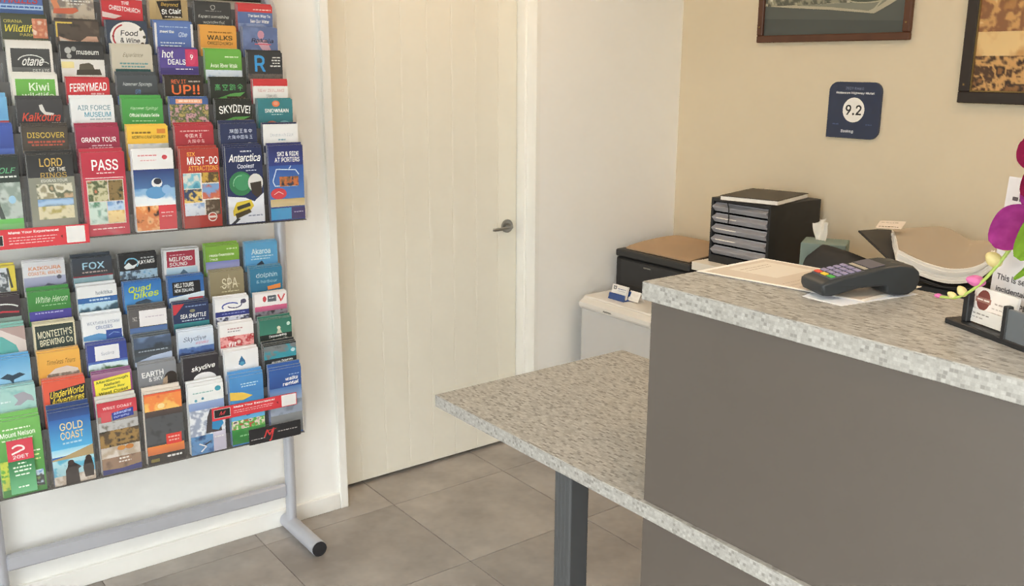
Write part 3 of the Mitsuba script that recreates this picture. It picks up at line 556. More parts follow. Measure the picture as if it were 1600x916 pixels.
br('L', 0, 7, 'sky blue harbour brochure', '#55a6da', [b(0, 0, 105, 80, '#58aadc', '#4e9cd2'), t('Akaroa', 20, 19, 82, 37, '#d8eef8', True), gl(20, 42, 90, 3.5, '#b8dcf0', 2), gl(18, 50, 78, 3.5, '#b8dcf0', 3), p([(24, 80), (40, 66), (52, 58), (60, 70), (70, 80)], '#2a3c50')], dz=0)
# second tier
br('L', 1, 1, 'dark plum brochure with red car line', '#3a3036', [arc(60, 40, 44, 18, 200, 330, 4, '#d8dcdc'), l([(20, 50), (60, 42), (100, 46)], 5, '#c03040'), b(0, 58, 105, 80, '#88a49c')], dz=3)
br('L', 1, 2, 'green brochure with script title', '#3f8e42', [b(0, 0, 105, 56, '#429646', '#388038'), t('White Heron', 18, 14, 98, 32, '#d8ecd0', False, .3), gl(32, 38, 96, 3, '#8cc48a', 3), b(0, 54, 105, 80, '#4a42a0'), gl(14, 58, 84, 4, '#a8a4dc', 4)], dz=4)
br('L', 1, 3, 'white topped blue glacier brochure', '#e8ecf0', [t('hokitika', 48, 16, 92, 27, '#8a96a4'), b(0, 33, 105, 48, '#2c68ae'), gl(30, 38, 84, 5, '#b8d4ec', 3), n(0, 48, 105, 80, ['#64a8d8', '#b4d8ee', '#3c5c70', '#88c0e0'], .04, .4, 5)], dz=4)
br('L', 1, 4, 'bright blue brochure with lime script', '#2276c2', [b(0, 0, 105, 80, '#2270bc', '#4a9cdc'), t('Quad', 12, 11, 74, 30, '#c9d932', True, .25, 4), t('bikes', 26, 28, 96, 48, '#c9d932', True, .25, 4), e(50, 62, 22, 6, '#4a5c70'), p([(30, 60), (60, 52), (78, 62)], '#38485c')], dz=1)
br('L', 1, 5, 'blue brochure with black title box', '#2a68b0', [b(12, 16, 94, 56, '#1c1e24'), t('HELI TOURS', 18, 20, 74, 33), t('NEW ZEALAND', 18, 37, 74, 47, '#e4e8ec'), p([(0, 62), (105, 50), (105, 66), (0, 76)], '#d8e8f4'), b(56, 66, 100, 74, '#c23a4c')], dz=2)
br('L', 1, 6, 'tan spa brochure with pale capitals', '#8f8567', [b(0, 0, 105, 84, '#968c6e', '#867c5e'), t('SPA', 36, 22, 84, 54, '#dcd4bc', False), l([(30, 48), (60, 36), (90, 44)], 1.6, '#cfc6aa'), l([(58, 10), (60, 66)], 1.6, '#cfc6aa'), gl(34, 62, 88, 3, '#c4bc9c', 3)], dz=3)
br('L', 1, 7, 'teal brochure with orange corner', '#2a789e', [b(0, 0, 105, 80, '#2f80a8', '#246c90'), t('dolphin', 20, 15, 88, 34, '#c8e2ee', False), t('& harbour', 20, 38, 88, 48, '#9cc8dc', False), p([(54, 60), (98, 54), (98, 68), (56, 72)], '#e88a3c')], dz=0)
# third tier
br('L', 2, 1, 'curving turquoise beach photo brochure', '#84bcb4', [n(0, 0, 105, 84, ['#8cc8c0', '#5cb0ac', '#a0d4cc'], .02, .2, 5), p([(0, 0), (105, 0), (105, 70), (90, 84), (80, 50), (50, 24), (0, 14)], '#d8ccc8'), p([(40, 0), (105, 0), (105, 40)], '#b49c98')], dz=0)
br('L', 2, 2, 'cream bordered dark green brewing brochure', '#d4ccac', [b(5, 6, 100, 82, '#2e3c36', '#344440'), t("MONTEITH'S", 10, 20, 96, 40, '#dcd6bc', True, 0, 3), t('BREWING Co', 14, 44, 96, 62, '#dcd6bc', True, 0, 3), gl(44, 70, 66, 3, '#b8b49c', 3)], dz=-2)
br('L', 2, 3, 'white cruise brochure with blue square', '#e9edf2', [t('WEATHER & STORM', 12, 18, 98, 27, '#9aa4b8'), t('CRUISES', 34, 31, 78, 41, '#6c7cae'), p([(0, 58), (40, 52), (105, 70), (105, 76), (0, 70)], '#5a9ad0'), b(60, 46, 102, 72, '#2f4ea0'), l([(66, 62), (80, 54), (96, 58)], 2, '#7c9cd8')], dz=2)
br('L', 2, 4, 'white box brochure with grey spine edge', '#5c5a5c', [b(28, 5, 105, 52, '#eae8ec'), gl(44, 24, 96, 3, '#c8c0cc', 3), t('NZ', 10, 22, 22, 34, '#b0acac'), b(0, 54, 105, 84, '#4a6ca8', '#7898c4')], dz=3)
br('L', 2, 5, 'navy shuttle brochure with red corner', '#25345c', [p([(0, 0), (34, 0), (8, 30), (0, 32)], '#cc3444'), gl(36, 8, 98, 3.5, '#7c94c0', 3), e(56, 24, 8, 5, '#8c8a70'), t('SEA SHUTTLE', 20, 32, 96, 45, W_, True, .1), b(0, 58, 105, 84, '#2f8c94', '#1c3c54'), gl(24, 50, 90, 3.5, '#b8c8dc', 4)], dz=2)
br('L', 2, 6, 'white brochure with blue swoosh and navy band', '#eceef2', [arc(48, 26, 26, 11, 150, 330, 4, '#4a58a4'), arc(60, 22, 22, 10, 330, 520, 3, '#40406c'), e(88, 14, 9, 7, '#50506c'), b(0, 40, 105, 56, '#2a3580'), gl(20, 46, 92, 3, '#8c98d0', 3), n(0, 58, 105, 84, ['#a8acc8', '#484c64', '#d0d4e4', '#303448'], .06, 0, 5)], dz=1)
br('L', 2, 7, 'white brochure with red marks and pink band', '#eeeaec', [e(32, 18, 6, 9, '#c84450'), b(42, 8, 70, 28, '#5c6470'), gl(46, 15, 66, 3, '#d8dce0', 3), l([(76, 8), (86, 30)], 5, '#cc3c44'), l([(98, 8), (88, 26)], 5, '#cc5c64'), b(0, 40, 105, 56, '#d8608c', '#a8547c'), n(0, 56, 105, 84, ['#403c48', '#84808c', '#2c2830'], .07, 0, 6)], dz=1)
# fourth tier
br('L', 3, 1, 'blue ocean brochure with whale tail', '#5ea8d8', [b(0, 0, 105, 84, '#58a4d8', '#9cd0ee'), p([(30, 50), (48, 40), (60, 46), (76, 40), (90, 48), (62, 58), (60, 70), (52, 58)], '#2c4458'), gl(20, 66, 88, 4, '#4a7ca0', 3)], dz=-2)
br('L', 3, 2, 'amber brochure with pale rock heap', '#e6a93c', [b(0, 0, 105, 84, '#eab046', '#e0a034'), t('Timeless Tours', 20, 23, 92, 36, '#7a5018', False, .25), p([(18, 66), (40, 48), (70, 44), (96, 54), (104, 80), (16, 80)], '#d8ccc0'), n(20, 62, 100, 84, ['#c8bcb0', '#8c7c70', '#e0d8d0'], .08, 0, 5)], dz=0)
br('L', 3, 3, 'navy brochure with white name box', '#34469a', [b(20, 6, 84, 48, '#e6e8ee'), t('Sudima', 36, 24, 70, 34, '#98a0b0', False, .2), b(0, 50, 105, 60, '#4a6cb8'), n(0, 56, 105, 84, ['#78b8e0', '#d4e8f0', '#4a7048', '#88a848'], .05, .5, 6)], dz=2)
br('L', 3, 4, 'dusky mountain photo brochure', '#4c5864', [n(0, 0, 105, 40, ['#6c86ac', '#4a5c78', '#38424c'], .04, .6, 7), b(0, 34, 105, 56, '#38424c', '#4a5058'), gl(12, 40, 94, 4, '#98a4b0', 4), p([(0, 72), (50, 58), (105, 52), (105, 84), (0, 84)], '#b4c4e0')], dz=3)
br('L', 3, 5, 'pale blue brochure with grey script', '#c4d6ec', [b(0, 0, 105, 84, '#dae4f2', '#a4c0e4'), t('Skydive', 16, 18, 82, 36, '#4c5a7c', False, .3), t('wanaka', 50, 34, 88, 44, '#d880a4', False, .3), n(0, 50, 105, 84, ['#a4c0e4', '#4a6cac', '#30406c', '#584850'], .05, .7, 5)], dz=2)
br('L', 3, 6, 'white topped red photo brochure', '#ecebec', [gl(24, 14, 70, 3.5, '#b88a90', 3), gl(24, 22, 64, 3.5, '#98949c', 4), n(0, 38, 105, 72, ['#d04a50', '#e8a4a4', '#b83840', '#f0d8d4'], .07, 0, 6), t('fit', 24, 56, 50, 70, W_, True, .2)], dz=4)
br('L', 3, 7, 'deep green brochure with white figure', '#2f6c5c', [b(0, 0, 105, 50, '#2f7464', '#3c8470'), e(62, 30, 6, 6, '#d8dcc8'), p([(54, 48), (60, 34), (68, 36), (72, 48)], '#c8ccb8'), e(94, 20, 6, 6, '#c8e4d8'), b(0, 48, 105, 84, '#1e2a26'), t('Discovering', 30, 50, 86, 60, W_, True, 0, 3), t('the Garden City', 24, 63, 92, 72, W_, True, 0, 3)], dz=0)
# fifth tier
br('L', 4, 1, 'pale teal brochure with leaping dolphin', '#8cc0c0', [n(0, 0, 105, 84, ['#84bcbc', '#a4d0cc', '#5ca09c'], .03, .3, 5), p([(52, 22), (76, 16), (96, 30), (100, 46), (84, 40), (66, 52), (52, 50), (62, 38)], '#a4a4b0'), gl(2, 36, 44, 4, '#d8ecec', 3)], dz=4)
br('L', 4, 2, 'red orange brochure with yellow slanted title', '#df563a', [p([(14, 30), (105, 18), (105, 84), (14, 84)], '#2a2826'), t('UnderWorld', 16, 26, 100, 46, '#efd032', True, .25, 5), t('Adventures', 18, 46, 100, 66, '#efd032', True, .25, 5), n(50, 66, 105, 90, ['#50504c', '#2c2a2a', '#888884'], .1, 0, 4)], dz=2)
br('L', 4, 3, 'yellow block brochure with slanted dark print', '#9a4a86', [b(0, 0, 105, 16, '#b080a0', '#8c4480'), p([(4, 18), (100, 8), (100, 58), (6, 68)], '#f0e034'), t('Marlborough', 10, 18, 94, 27, '#4a5a20', True, .2, 5), t('Nelson', 30, 29, 72, 37, '#3a3a20', True, .2, 5), t('Golden Bay', 22, 40, 84, 48, '#4a6a30', True, .2, 5), t('West Coast', 14, 51, 92, 60, '#3a3418', True, .2, 5), b(0, 70, 105, 90, '#c02c48')], dz=1, copybg='#8c4480')
br('L', 4, 4, 'grey brochure with white night sky title', '#82868e', [b(0, 0, 105, 80, '#8c9098', '#74767c'), t('EARTH', 8, 22, 68, 38, '#f0f0f2', True, 0, 3), t('& SKY', 26, 40, 66, 52, '#e4e4e8', True, 0, 3), e(88, 56, 20, 26, '#2c2420'), p([(60, 90), (66, 50), (78, 42), (78, 90)], '#a89078')], dz=6)
br('L', 4, 5, 'black brochure with white script and canopy', '#2e2b32', [t('skydive', 24, 26, 94, 45, W_, True, .25, 5), e(62, 70, 34, 20, '#e8e8ec')], dz=4)
br('L', 4, 6, 'white brochure with blue water drop', '#e9ebee', [p([(52, 18), (62, 34), (64, 44), (52, 50), (42, 44), (44, 34)], '#2c6c9c'), e(53, 42, 7, 6, '#4a9cc0'), gl(22, 60, 88, 3, '#c0c4cc', 4), b(0, 74, 105, 90, '#b4d0ec')], dz=3)
br('L', 4, 7, 'black and teal seal swim brochure', '#242c30', [n(0, 4, 105, 46, ['#4a4c4c', '#7a8084', '#2f94a8', '#6cc0cc'], .04, .4, 5), e(94, 26, 7, 6, '#b8d4dc'), t('Akaroa Dolphins', 22, 52, 92, 62, W_, True, 0, 3), t('Nature Cruise', 22, 66, 84, 75, W_, True, 0, 3)], dz=3)
# sixth tier, whole covers
br('L', 5, 1, 'green map brochure with red badge leaflet', '#5aa848', [b(0, 0, 105, 211, '#74bc5c', '#3f8a40'), gl(14, 22, 80, 4, '#e8f4dc', 3), t('Mount Nelson', 8, 32, 90, 46, '#f0f8e8'), gl(10, 52, 84, 4, '#d8ecc8', 5), n(60, 150, 100, 196, ['#5c94cc', '#c8dcec', '#40484c', '#84a460'], .07, .2, 6), gl(72, 92, 98, 4, '#e4f0d8', 7), gl(74, 104, 96, 4, '#d0e090', 8), gl(74, 116, 96, 4, '#d0e090', 9), n(0, 110, 20, 190, ['#5aa848', '#c8d44a', '#70b448'], .08, 0, 10)], dz=0)
br('L', 5, 2, 'deep blue coast brochure with two penguins', '#2c62ae', [b(0, 0, 105, 22, '#22407c', '#2a5296'), b(0, 22, 105, 110, '#2a62b0', '#4ab0e4'), t('GOLD', 26, 34, 84, 56, '#dcc8a0'), t('COAST', 26, 60, 84, 82, '#dcc8a0'), gl(30, 90, 78, 5, '#a4d0ec', 3), b(0, 108, 105, 128, '#8cd0ee', '#c4e4f0'), p([(0, 134), (30, 130), (64, 120), (105, 108), (105, 140), (0, 146)], '#b09a70'), n(0, 138, 105, 190, ['#3c94c4', '#5cb4d4', '#a8d4e0', '#4890b8'], .05, .2, 6), n(0, 184, 105, 211, ['#d8d0c8', '#b8a898', '#e8e4e0'], .06, 0, 7), p([(28, 211), (30, 170), (36, 160), (38, 148), (48, 146), (54, 152), (70, 166), (62, 172), (64, 211)], '#2c2424'), p([(78, 200), (74, 172), (80, 150), (90, 144), (98, 150), (102, 172), (100, 200)], '#28201e'), e(45, 150, 8, 8, '#3a2c28'), e(90, 146, 8, 8, '#342824')], dz=0)
br('L', 5, 3, 'red headed brochure with river raft photo', '#8c8078', [b(0, 0, 105, 40, '#c83444', '#d04450'), t('WEST COAST', 14, 14, 92, 22, '#f4d0d0'), b(8, 28, 34, 58, '#d0545c'), p([(36, 34), (94, 26), (94, 50), (38, 56)], '#2c3c94'), t('adrenaline', 42, 30, 88, 39, '#a8b8ec', True, .2, 4), t('pumping', 42, 42, 82, 50, '#a8b8ec', True, .2, 4), n(0, 58, 105, 84, ['#9c9c9c', '#b8b8b8', '#7c7870'], .05, .1, 5), n(0, 84, 105, 132, ['#3c3830', '#5c4c38', '#9c7c48', '#34302c'], .06, 0, 6), n(0, 132, 105, 166, ['#c8beb4', '#b8a894', '#d4ccc4'], .05, 0, 7), e(54, 140, 11, 7, '#c8883c'), e(76, 140, 11, 7, '#c07c38'), n(0, 164, 105, 211, ['#705848', '#a08068', '#5c4a40'], .04, .3, 8), gl(46, 168, 72, 5, '#e8e0d8', 3), gl(44, 178, 78, 4, '#e8e0d8', 4), p([(0, 196), (50, 200), (105, 194), (105, 211), (0, 211)], '#3c4484')], dz=2, copybg='#d4d0cc')
br('L', 5, 4, 'charcoal brochure with orange sunset and band', '#48484a', [b(0, 0, 105, 54, '#e8603a', '#e89a50'), n(0, 6, 105, 54, ['#d85a38', '#f08a40', '#f8c060', '#c8402c'], .05, .4, 4), e(46, 40, 10, 8, '#fbdc98'), b(0, 52, 105, 70, '#5c4a44', '#484040'), n(0, 70, 105, 152, ['#3c3e42', '#54565a', '#484a4c'], .03, .1, 5), b(0, 158, 105, 184, '#e8883c', '#d87030'), b(54, 128, 98, 160, '#d83c34'), gl(60, 136, 92, 5, '#f0a8a0', 3), gl(62, 146, 90, 5, '#f0a8a0', 4), b(0, 184, 105, 211, '#2e2a2c'), gl(54, 192, 96, 6, '#e4e4e4', 6), b(8, 196, 32, 206, '#8a7c3c')], dz=2, copybg='#e0d4c8')
br('L', 5, 5, 'white topped brochure with climber on ice', '#e6eaec', [b(0, 0, 105, 36, '#ebeeef', '#e4e8ea'), gl(14, 20, 74, 3, '#8cb8b8', 3), e(88, 16, 9, 8, '#3c9cb4'), e(22, 44, 4, 4, '#5c9cb8'), e(42, 40, 4, 4, '#4c8cac'), b(0, 50, 105, 80, '#94acd8', '#7890c4'), n(0, 74, 105, 160, ['#c8d0dc', '#e4e8f0', '#98a4bc', '#d8dce8'], .04, 0, 5), p([(46, 150), (52, 100), (62, 76), (72, 84), (80, 116), (92, 130), (94, 150)], '#4a4448'), p([(66, 116), (92, 108), (100, 128), (84, 146), (64, 140)], '#2c8cc4'), n(0, 154, 66, 211, ['#2c64a4', '#5c94c8', '#284878'], .05, 0, 6), b(66, 150, 105, 211, '#ccc8dc'), gl(70, 164, 100, 4, '#f0f0f4', 8), l([(24, 178), (44, 190), (28, 204)], 4, '#f0f0f4'), l([(40, 184), (58, 176)], 4, '#202838')], dz=0, copybg='#e8eaec')
br('L', 5, 6, 'bright blue brochure with yellow curve and crowd', '#3f88c8', [b(0, 0, 105, 52, '#4a94d4', '#3c84c8'), gl(34, 22, 90, 3.5, '#b8d8f0', 3), gl(36, 30, 84, 3.5, '#b8d8f0', 4), p([(0, 44), (40, 50), (70, 64), (40, 74), (0, 70)], '#ecc44c'), b(0, 74, 105, 136, '#3c90d0', '#64b4e4'), p([(30, 112), (70, 104), (92, 116), (50, 126)], '#2c5c9c'), n(0, 136, 105, 168, ['#c04a48', '#5cb04c', '#e0d0c0', '#4a4c50'], .12, 0, 6), b(0, 164, 105, 211, '#3f9a4a', '#2f8440'), gl(24, 184, 60, 5, '#88cc8c', 5)], dz=5)
br('L', 5, 7, 'royal blue brochure with hazy hill photo', '#2f5aa4', [b(0, 0, 105, 60, '#3060ac', '#284e98'), gl(64, 20, 98, 3, '#9cb8e0', 3), t('walks', 52, 28, 94, 40, W_, True, .2, 3), t('rental', 44, 43, 96, 55, W_, True, .2, 3), b(0, 60, 105, 110, '#4878bc', '#a4b8d4'), n(0, 104, 105, 150, ['#a8b8cc', '#7c8494', '#94a0b4', '#5c6474'], .03, .5, 5), b(0, 148, 105, 211, '#84888c', '#707478')], dz=6)
# slim leaflet tucked in front of the green map brochure
zb = LO_Z[5] - BH
m_, c_ = printed_slab('#4aa060', [b(0, 0, 62, 58, '#d83c50'), arc(26, 26, 14, 10, 200, 380, 5, '#f8e4e4'), l([(10, 38), (40, 28)], 5, '#f8e4e4'), t('2GET', 12, 42, 50, 52, '#f8e4e4'), b(0, 58, 62, 150, '#2f7c48', '#74c08c'), gl(22, 64, 42, 4, '#e4f4e4', 3), gl(10, 74, 54, 4.5, '#e4f4e4', 4), gl(12, 84, 52, 4.5, '#e4f4e4', 5), gl(14, 96, 50, 4, '#e4f4e4', 6), gl(18, 130, 44, 4, '#e4f4e4', 7)], 62, 150, .0015, None,
    lambda v: lean(np.array(v) + [C0 + .018, LO_Y[5] - .0079, zb + .158]))
k = key_for('leaflet'); scene[k] = mikit.ply(m_, 'mat_print', color=c_)
labels[k] = {'label': 'slim green leaflet with red logo square clipped over the green map brochure', 'category': 'leaflet'}
for m2, c2, lab, j in COPIES:
    k = key_for('spare_brochure')
    scene[k] = mikit.ply(m2, 'mat_print', color=c2)
    labels[k] = {'label': f'{("middle", "rearmost")[j]} copy behind the {lab}', 'category': 'brochure', 'group': 'spare copies behind the front brochures'}

# advertising strips stuck across the front lips of the two bottom tiers
def strip(name, x0, x1, z0, z1, y, bg, ops, lab):
    W, H = (x1 - x0) * 1000, (z1 - z0) * 1000
    m, c = printed_slab(bg, ops, W, H, .0006, None, lambda v: lean(np.array(v) + [x0, y, z1]))
    k = key_for(name, rack); scene[k] = mikit.ply(m, 'mat_print', color=c)
    labels[k] = {'label': lab}
icon = lambda x, y, w, h: [b(x, y, x + w, y + h, '#d8d4d0'), b(x + 1.5, y + 1.5, x + w - 1.5, y + h - 1.5, '#1c1a1c'), t('M', x + w * .36, y + h * .28, x + w * .66, y + h * .72, '#c0303a', True, .5)]
yU, yL = UP_Y[6] - .0066, LO_Y[5] - .0066
strip('advert_strip', .292, .528, 1.104, 1.153, yU, '#d8323f',
      icon(14, 14, 26, 26) + [t('Make Your Experience!', 52, 6, 165, 14), gl(52, 21, 160, 2.2, '#f2b8ba', 3), gl(52, 28, 158, 2.2, '#f2b8ba', 4), gl(52, 35, 150, 2.2, '#f2b8ba', 5), p([(168, 26), (173, 23), (173, 31)], '#7a1018'), b(182, 3, 226, 45, '#e6e4e4')],
      'red strip headed Make Your Experience')
strip('advert_strip', .836, 1.103, .526, .566, yL, '#d8323f',
      icon(6, 6, 50, 27) + [t('Make Your Experience!', 66, 5, 195, 13), gl(66, 19, 190, 2.0, '#f2b8ba', 6), gl(66, 25, 186, 2.0, '#f2b8ba', 7), p([(201, 20), (206, 17), (206, 26)], '#7a1018'), b(217, 2, 265, 38, '#e6e4e4')],
      'red strip above the black sign')
strip('logo_sign', .945, 1.113, .424, .474, yL, '#222226',
      [l([(48, 34), (58, 12), (66, 28), (80, 8)], 5, '#cc2f34'), l([(80, 8), (70, 44), (64, 47)], 5, '#cc2f34'), l([(54, 14), (88, 12)], 2.5, '#cc2f34'), gl(6, 33, 50, 2.5, '#b8b4b4', 8), gl(92, 22, 156, 2.5, '#b8b4b4', 9)],
      'black sign with a red brushed letter M')

# ------------------------------------------------------------------ low desk and reception counter
DXF = 1.246
desk = thing('desk', 'low writing desk with mottled grey laminate top on a fluted dark metal leg', 'desk')
obj('desk_top', bx(DXF, 1.93, -1.2, 2.0, .671, .704, .0012), 'mat_laminate', desk)
def fluted(x0, y0, s, z0, z1):
    # square aluminium post with rounded corners and flutes on every face
    pts, m = [], 11
    base = []
    for k in range(4):
        a = k * math.pi / 2
        for i in range(40):
            u = -s / 2 + s * i / 40
            d = s / 2
            g = 0.0020 if k % 2 and any(abs(u - c) < .0024 for c in (-.013, 0, .013)) else 0.0
            r = .006
            if abs(u) > s / 2 - r: d -= r - math.sqrt(max(r * r - (abs(u) - (s / 2 - r)) ** 2, 0))
            q = (u, -(d - g))
            base.append((x0 + q[0] * math.cos(a) - q[1] * math.sin(a), y0 + q[0] * math.sin(a) + q[1] * math.cos(a)))
    m = extr(Polygon(base).buffer(0), z1 - z0); m.apply_translation((0, 0, z0)); return m
obj('leg', fluted(1.300, 1.4985, .058, .006, .671), 'mat_post', desk, label='fluted dark grey metal leg')
obj('foot_plate', bx(1.268, 1.332, 1.4665, 1.5305, 0.0, .007, .001), 'mat_post', desk)
CT = 1.157
counter = thing('reception_counter', 'tall reception counter with plain brown grey front panel rising behind the low desk', 'counter')
obj('front_panel', bx(1.256, 1.275, -1.2, 1.226, .704, 1.121, .0008), 'mat_panel', counter)
obj('lower_panel', bx(1.262, 1.280, -1.2, 1.232, 0.0, .671, .0008), 'mat_panel', counter)
obj('end_panel', bx(1.276, 1.585, 1.208, 1.226, .704, 1.121, .0008), 'mat_panel', counter)
wt = thing('counter_worktop', 'mottled grey laminate worktop lying on the tall reception counter', 'worktop')
obj('slab', bx(DXF, 1.612, -1.2, 1.2435, 1.121, CT, .0015), 'mat_laminate', wt)

# ------------------------------------------------------------------ papers on the counter
def sheet(name, corners, z, ops, bg, lab, group=None, curl=0.0, W=210, H=297):
    """a printed sheet: corners TL, TR, BR, BL in plan, its rim lifting by curl"""
    P = Print(); P.draw([('b', 0, 0, W, H, bg, None)] + ops, (W, H))
    v, f, c = P.arrays()
    q = np.array(corners, float)
    u, w = v[:, 0:1] / W, v[:, 1:2] / H
    xy = q[0] * (1 - u) * (1 - w) + q[1] * u * (1 - w) + q[2] * u * w + q[3] * (1 - u) * w
    zz = z + v[:, 2] * .00005
    V = np.column_stack([xy, zz]); n0 = np.cross(V[f[:, 1]] - V[f[:, 0]], V[f[:, 2]] - V[f[:, 0]])
    f = np.where((n0[:, 2] < 0)[:, None], f[:, ::-1], f)
    body = extr(Polygon(corners), .0011); body.apply_translation((0, 0, z - .0011)); body.unmerge_vertices()
    V2 = np.vstack([V, body.vertices]); F2 = np.vstack([f, body.faces + len(V)]); C2 = np.vstack([c, np.broadcast_to(lin('#e4e0da'), (len(body.vertices), 3))])
    k = key_for(name); scene[k] = mikit.ply(trimesh.Trimesh(V2, F2, process=False), 'mat_matte_print', color=C2)
    labels[k] = {'label': lab, 'category': 'paper'}
    return k
sheet('paper_sheet', [(1.392, .985), (1.586, 1.02), (1.575, .87), (1.388, .902)], CT + .0012, [], '#dde0e6', 'white paper corner showing under the front of the card terminal')
sheet('paper_sheet', [(1.391, 1.236), (1.604, 1.241), (1.63, .895), (1.442, .893)], CT + .0026,
      [b(9, 10, 203, 288, '#c9bdae', '#c4b5a4'), b(60, 24, 180, 118, '#d6cdbf'), gl(70, 40, 160, 3, '#b3a594', 2), gl(70, 52, 150, 3, '#b3a594', 3), gl(20, 150, 190, 3, '#b3a594', 4), gl(20, 165, 190, 3, '#b3a594', 5), gl(20, 180, 150, 3, '#b3a594', 6), l([(120, 200), (150, 180), (176, 210)], 2, '#8c7c68')],
      '#ece5dc', 'large printed beige sheet with white margin lying on the counter beside the card terminal')

# ------------------------------------------------------------------ card payment terminal
term = thing('card_terminal', 'dark grey card payment terminal with coloured keys lying on the printed sheet', 'card terminal')
TH = math.atan2(-.43, .90)
To = np.array([1.404, .978])                # front end, middle
def tw(m):
    """terminal space: a along its length from the front, b to its left, z up"""
    m = m.copy()
    v = m.vertices
    m.vertices = np.column_stack([To[0] + v[:, 0] * math.cos(TH) - v[:, 1] * math.sin(TH), To[1] + v[:, 0] * math.sin(TH) + v[:, 1] * math.cos(TH), CT + .0031 + v[:, 2]])
    return m
prof = [(0, .014), (.004, .006), (.02, .004), (.07, .016), (.125, .019), (.13, .004), (.145, .0005), (.17, .0005), (.186, .010), (.192, .026), (.190, .043), (.178, .053), (.15, .0565), (.12, .054), (.03, .037), (.008, .031), (0, .026)]
def loft(prof, w, ins=.006):
    pg = Polygon(prof); inner = pg.buffer(-ins, join_style=1)
    def slab(poly, b0, b1):
        m = extr(poly, b1 - b0); v = m.vertices
        return trimesh.Trimesh(np.stack([v[:, 0], b1 - v[:, 2], v[:, 1]], 1), m.faces, process=False)
    return pg, slab
pg, slab = loft(prof, .076)
pts = []
layers = [(-.040, .0045), (-.0375, .0015), (-.032, 0), (.032, 0), (.0375, .0015), (.040, .0045)]
N = 96
ring = []
pe = None
for bb, ins in layers:
    q = pg.buffer(-ins, join_style=1) if ins else pg
    if q.geom_type != 'Polygon': q = max(q.geoms, key=lambda g: g.area)
    L = q.exterior
    s0 = L.project(Point(-1, .02))
    pr_ = [L.interpolate((s0 + L.length * i / N) % L.length) for i in range(N)]
    if not L.is_ccw: pr_ = [pr_[0]] + pr_[:0:-1]
    ring.append([(a.x, bb, a.y) for a in pr_])
V = np.array([x for r_ in ring for x in r_]); Fc = []
for i in range(len(ring) - 1):
    for j in range(N):
        q, s = i * N + j, i * N + (j + 1) % N
        Fc += [(q, s + N, s), (q, q + N, s + N)]
for side_, base_ in ((0, 0), (1, (len(ring) - 1) * N)):
    tv, tf = trimesh.creation.triangulate_polygon(Polygon([(x, z) for x, y, z in ring[0 if side_ == 0 else -1]]), engine='earcut')
    from scipy.spatial import cKDTree
    idx = cKDTree(np.array([(x, z) for x, y, z in ring[0 if side_ == 0 else -1]])).query(tv)[1]
    Fc += [tuple(base_ + idx[t_]) for t_ in tf]
body = trimesh.Trimesh(V, Fc, process=False); trimesh.repair.fix_normals(body)
obj('shell', tw(body), pr('#2d3134', .42), term, smooth=50)
# top face runs from (.03,.037) to (.12,.058)
sl = math.atan2(.017, .09)
def on_top(a0, a1, b0, b1, h0, h1, bev=.0008):
    m = bx(a0, a1, b0, b1, h0, h1, bev)
    v = m.vertices.copy()
    m.vertices = np.column_stack([.03 + v[:, 0] * math.cos(sl) - v[:, 2] * math.sin(sl), v[:, 1], .037 + v[:, 0] * math.sin(sl) + v[:, 2] * math.cos(sl)])
    return tw(m)
obj('keypad_plate', on_top(-.012, .055, -.033, .033, -.002, .0008), pr('#4a4a50', .5), term)
for r_, cols in enumerate((['#d8503c', '#e8c040', '#4aa04c'],) + (['#8d86a4'] * 3,) * 4):
    for c_i, col in enumerate(cols):
        bb = .022 - c_i * .022
        obj('key', on_top(-.009 + r_ * .0125, .0 + r_ * .0125, bb - .0085, bb + .0085, .0006, .003, .0009), pr(col, .45), term, label={0: ('red cancel key', 'yellow clear key', 'green enter key')[c_i]}.get(r_))
obj('brand_bar', on_top(.058, .066, -.026, .026, .0, .0012, .0004), pr('#a89f90', .5), term)
obj('screen', on_top(.069, .098, -.028, .028, .0, .0012, .0004), pr('#5c5862', .2), term)

# ------------------------------------------------------------------ dark rounded phone behind the terminal
BZ = .832
ph = thing('desk_device', 'dark low humped device between the tissue box and the card terminal', 'device')
def hump(u, w):
    yy = 1.585 + u * .30
    hh = .150 - .040 * (1 - u) ** 1.5 - .05 * np.maximum(u - .82, 0) / .18
    hh = hh - .012 * np.maximum(.5 - u, 0)
    ang = w * np.pi
    return np.stack([2.68 - .055 * np.cos(ang) * (1 - .35 * np.maximum(u - .8, 0) / .2), yy, BZ + np.maximum(hh * np.sin(ang) ** .7, 0)], 1)
hv, hf = grid(hump, 24, 15)
cap0 = [len(hv)]; hv = np.vstack([hv, hv[:15].mean(0), hv[-15:].mean(0)])
hf = np.vstack([hf, [(len(hv) - 2, j, j + 1) for j in range(14)], [(len(hv) - 1, 23 * 15 + j + 1, 23 * 15 + j) for j in range(14)], [(len(hv) - 2, 14, 0)], [(len(hv) - 1, 23 * 15, 23 * 15 + 14)]])
hm = trimesh.Trimesh(hv, hf, process=False); trimesh.repair.fix_normals(hm)
obj('body', hm, 'mat_black_soft', ph, smooth=50)
obj('cradle', bx(2.64, 2.72, 1.62, 1.83, BZ, BZ + .02, .004), 'mat_black', ph)

# ------------------------------------------------------------------ back bench, fridge, printer
bench = thing('back_bench', 'pale bench along the cream wall under the drawer tower', 'bench')
obj('bench_top', bx(2.645, XB - .001, -.6, 2.378, .80, BZ, .0015), 'mat_bench', bench)
obj('bench_end', bx(2.70, XB - .01, 2.33, 2.35, 0, .80), 'mat_bench', bench)
obj('bench_end', bx(2.70, XB - .01, -.58, -.56, 0, .80), 'mat_bench', bench)

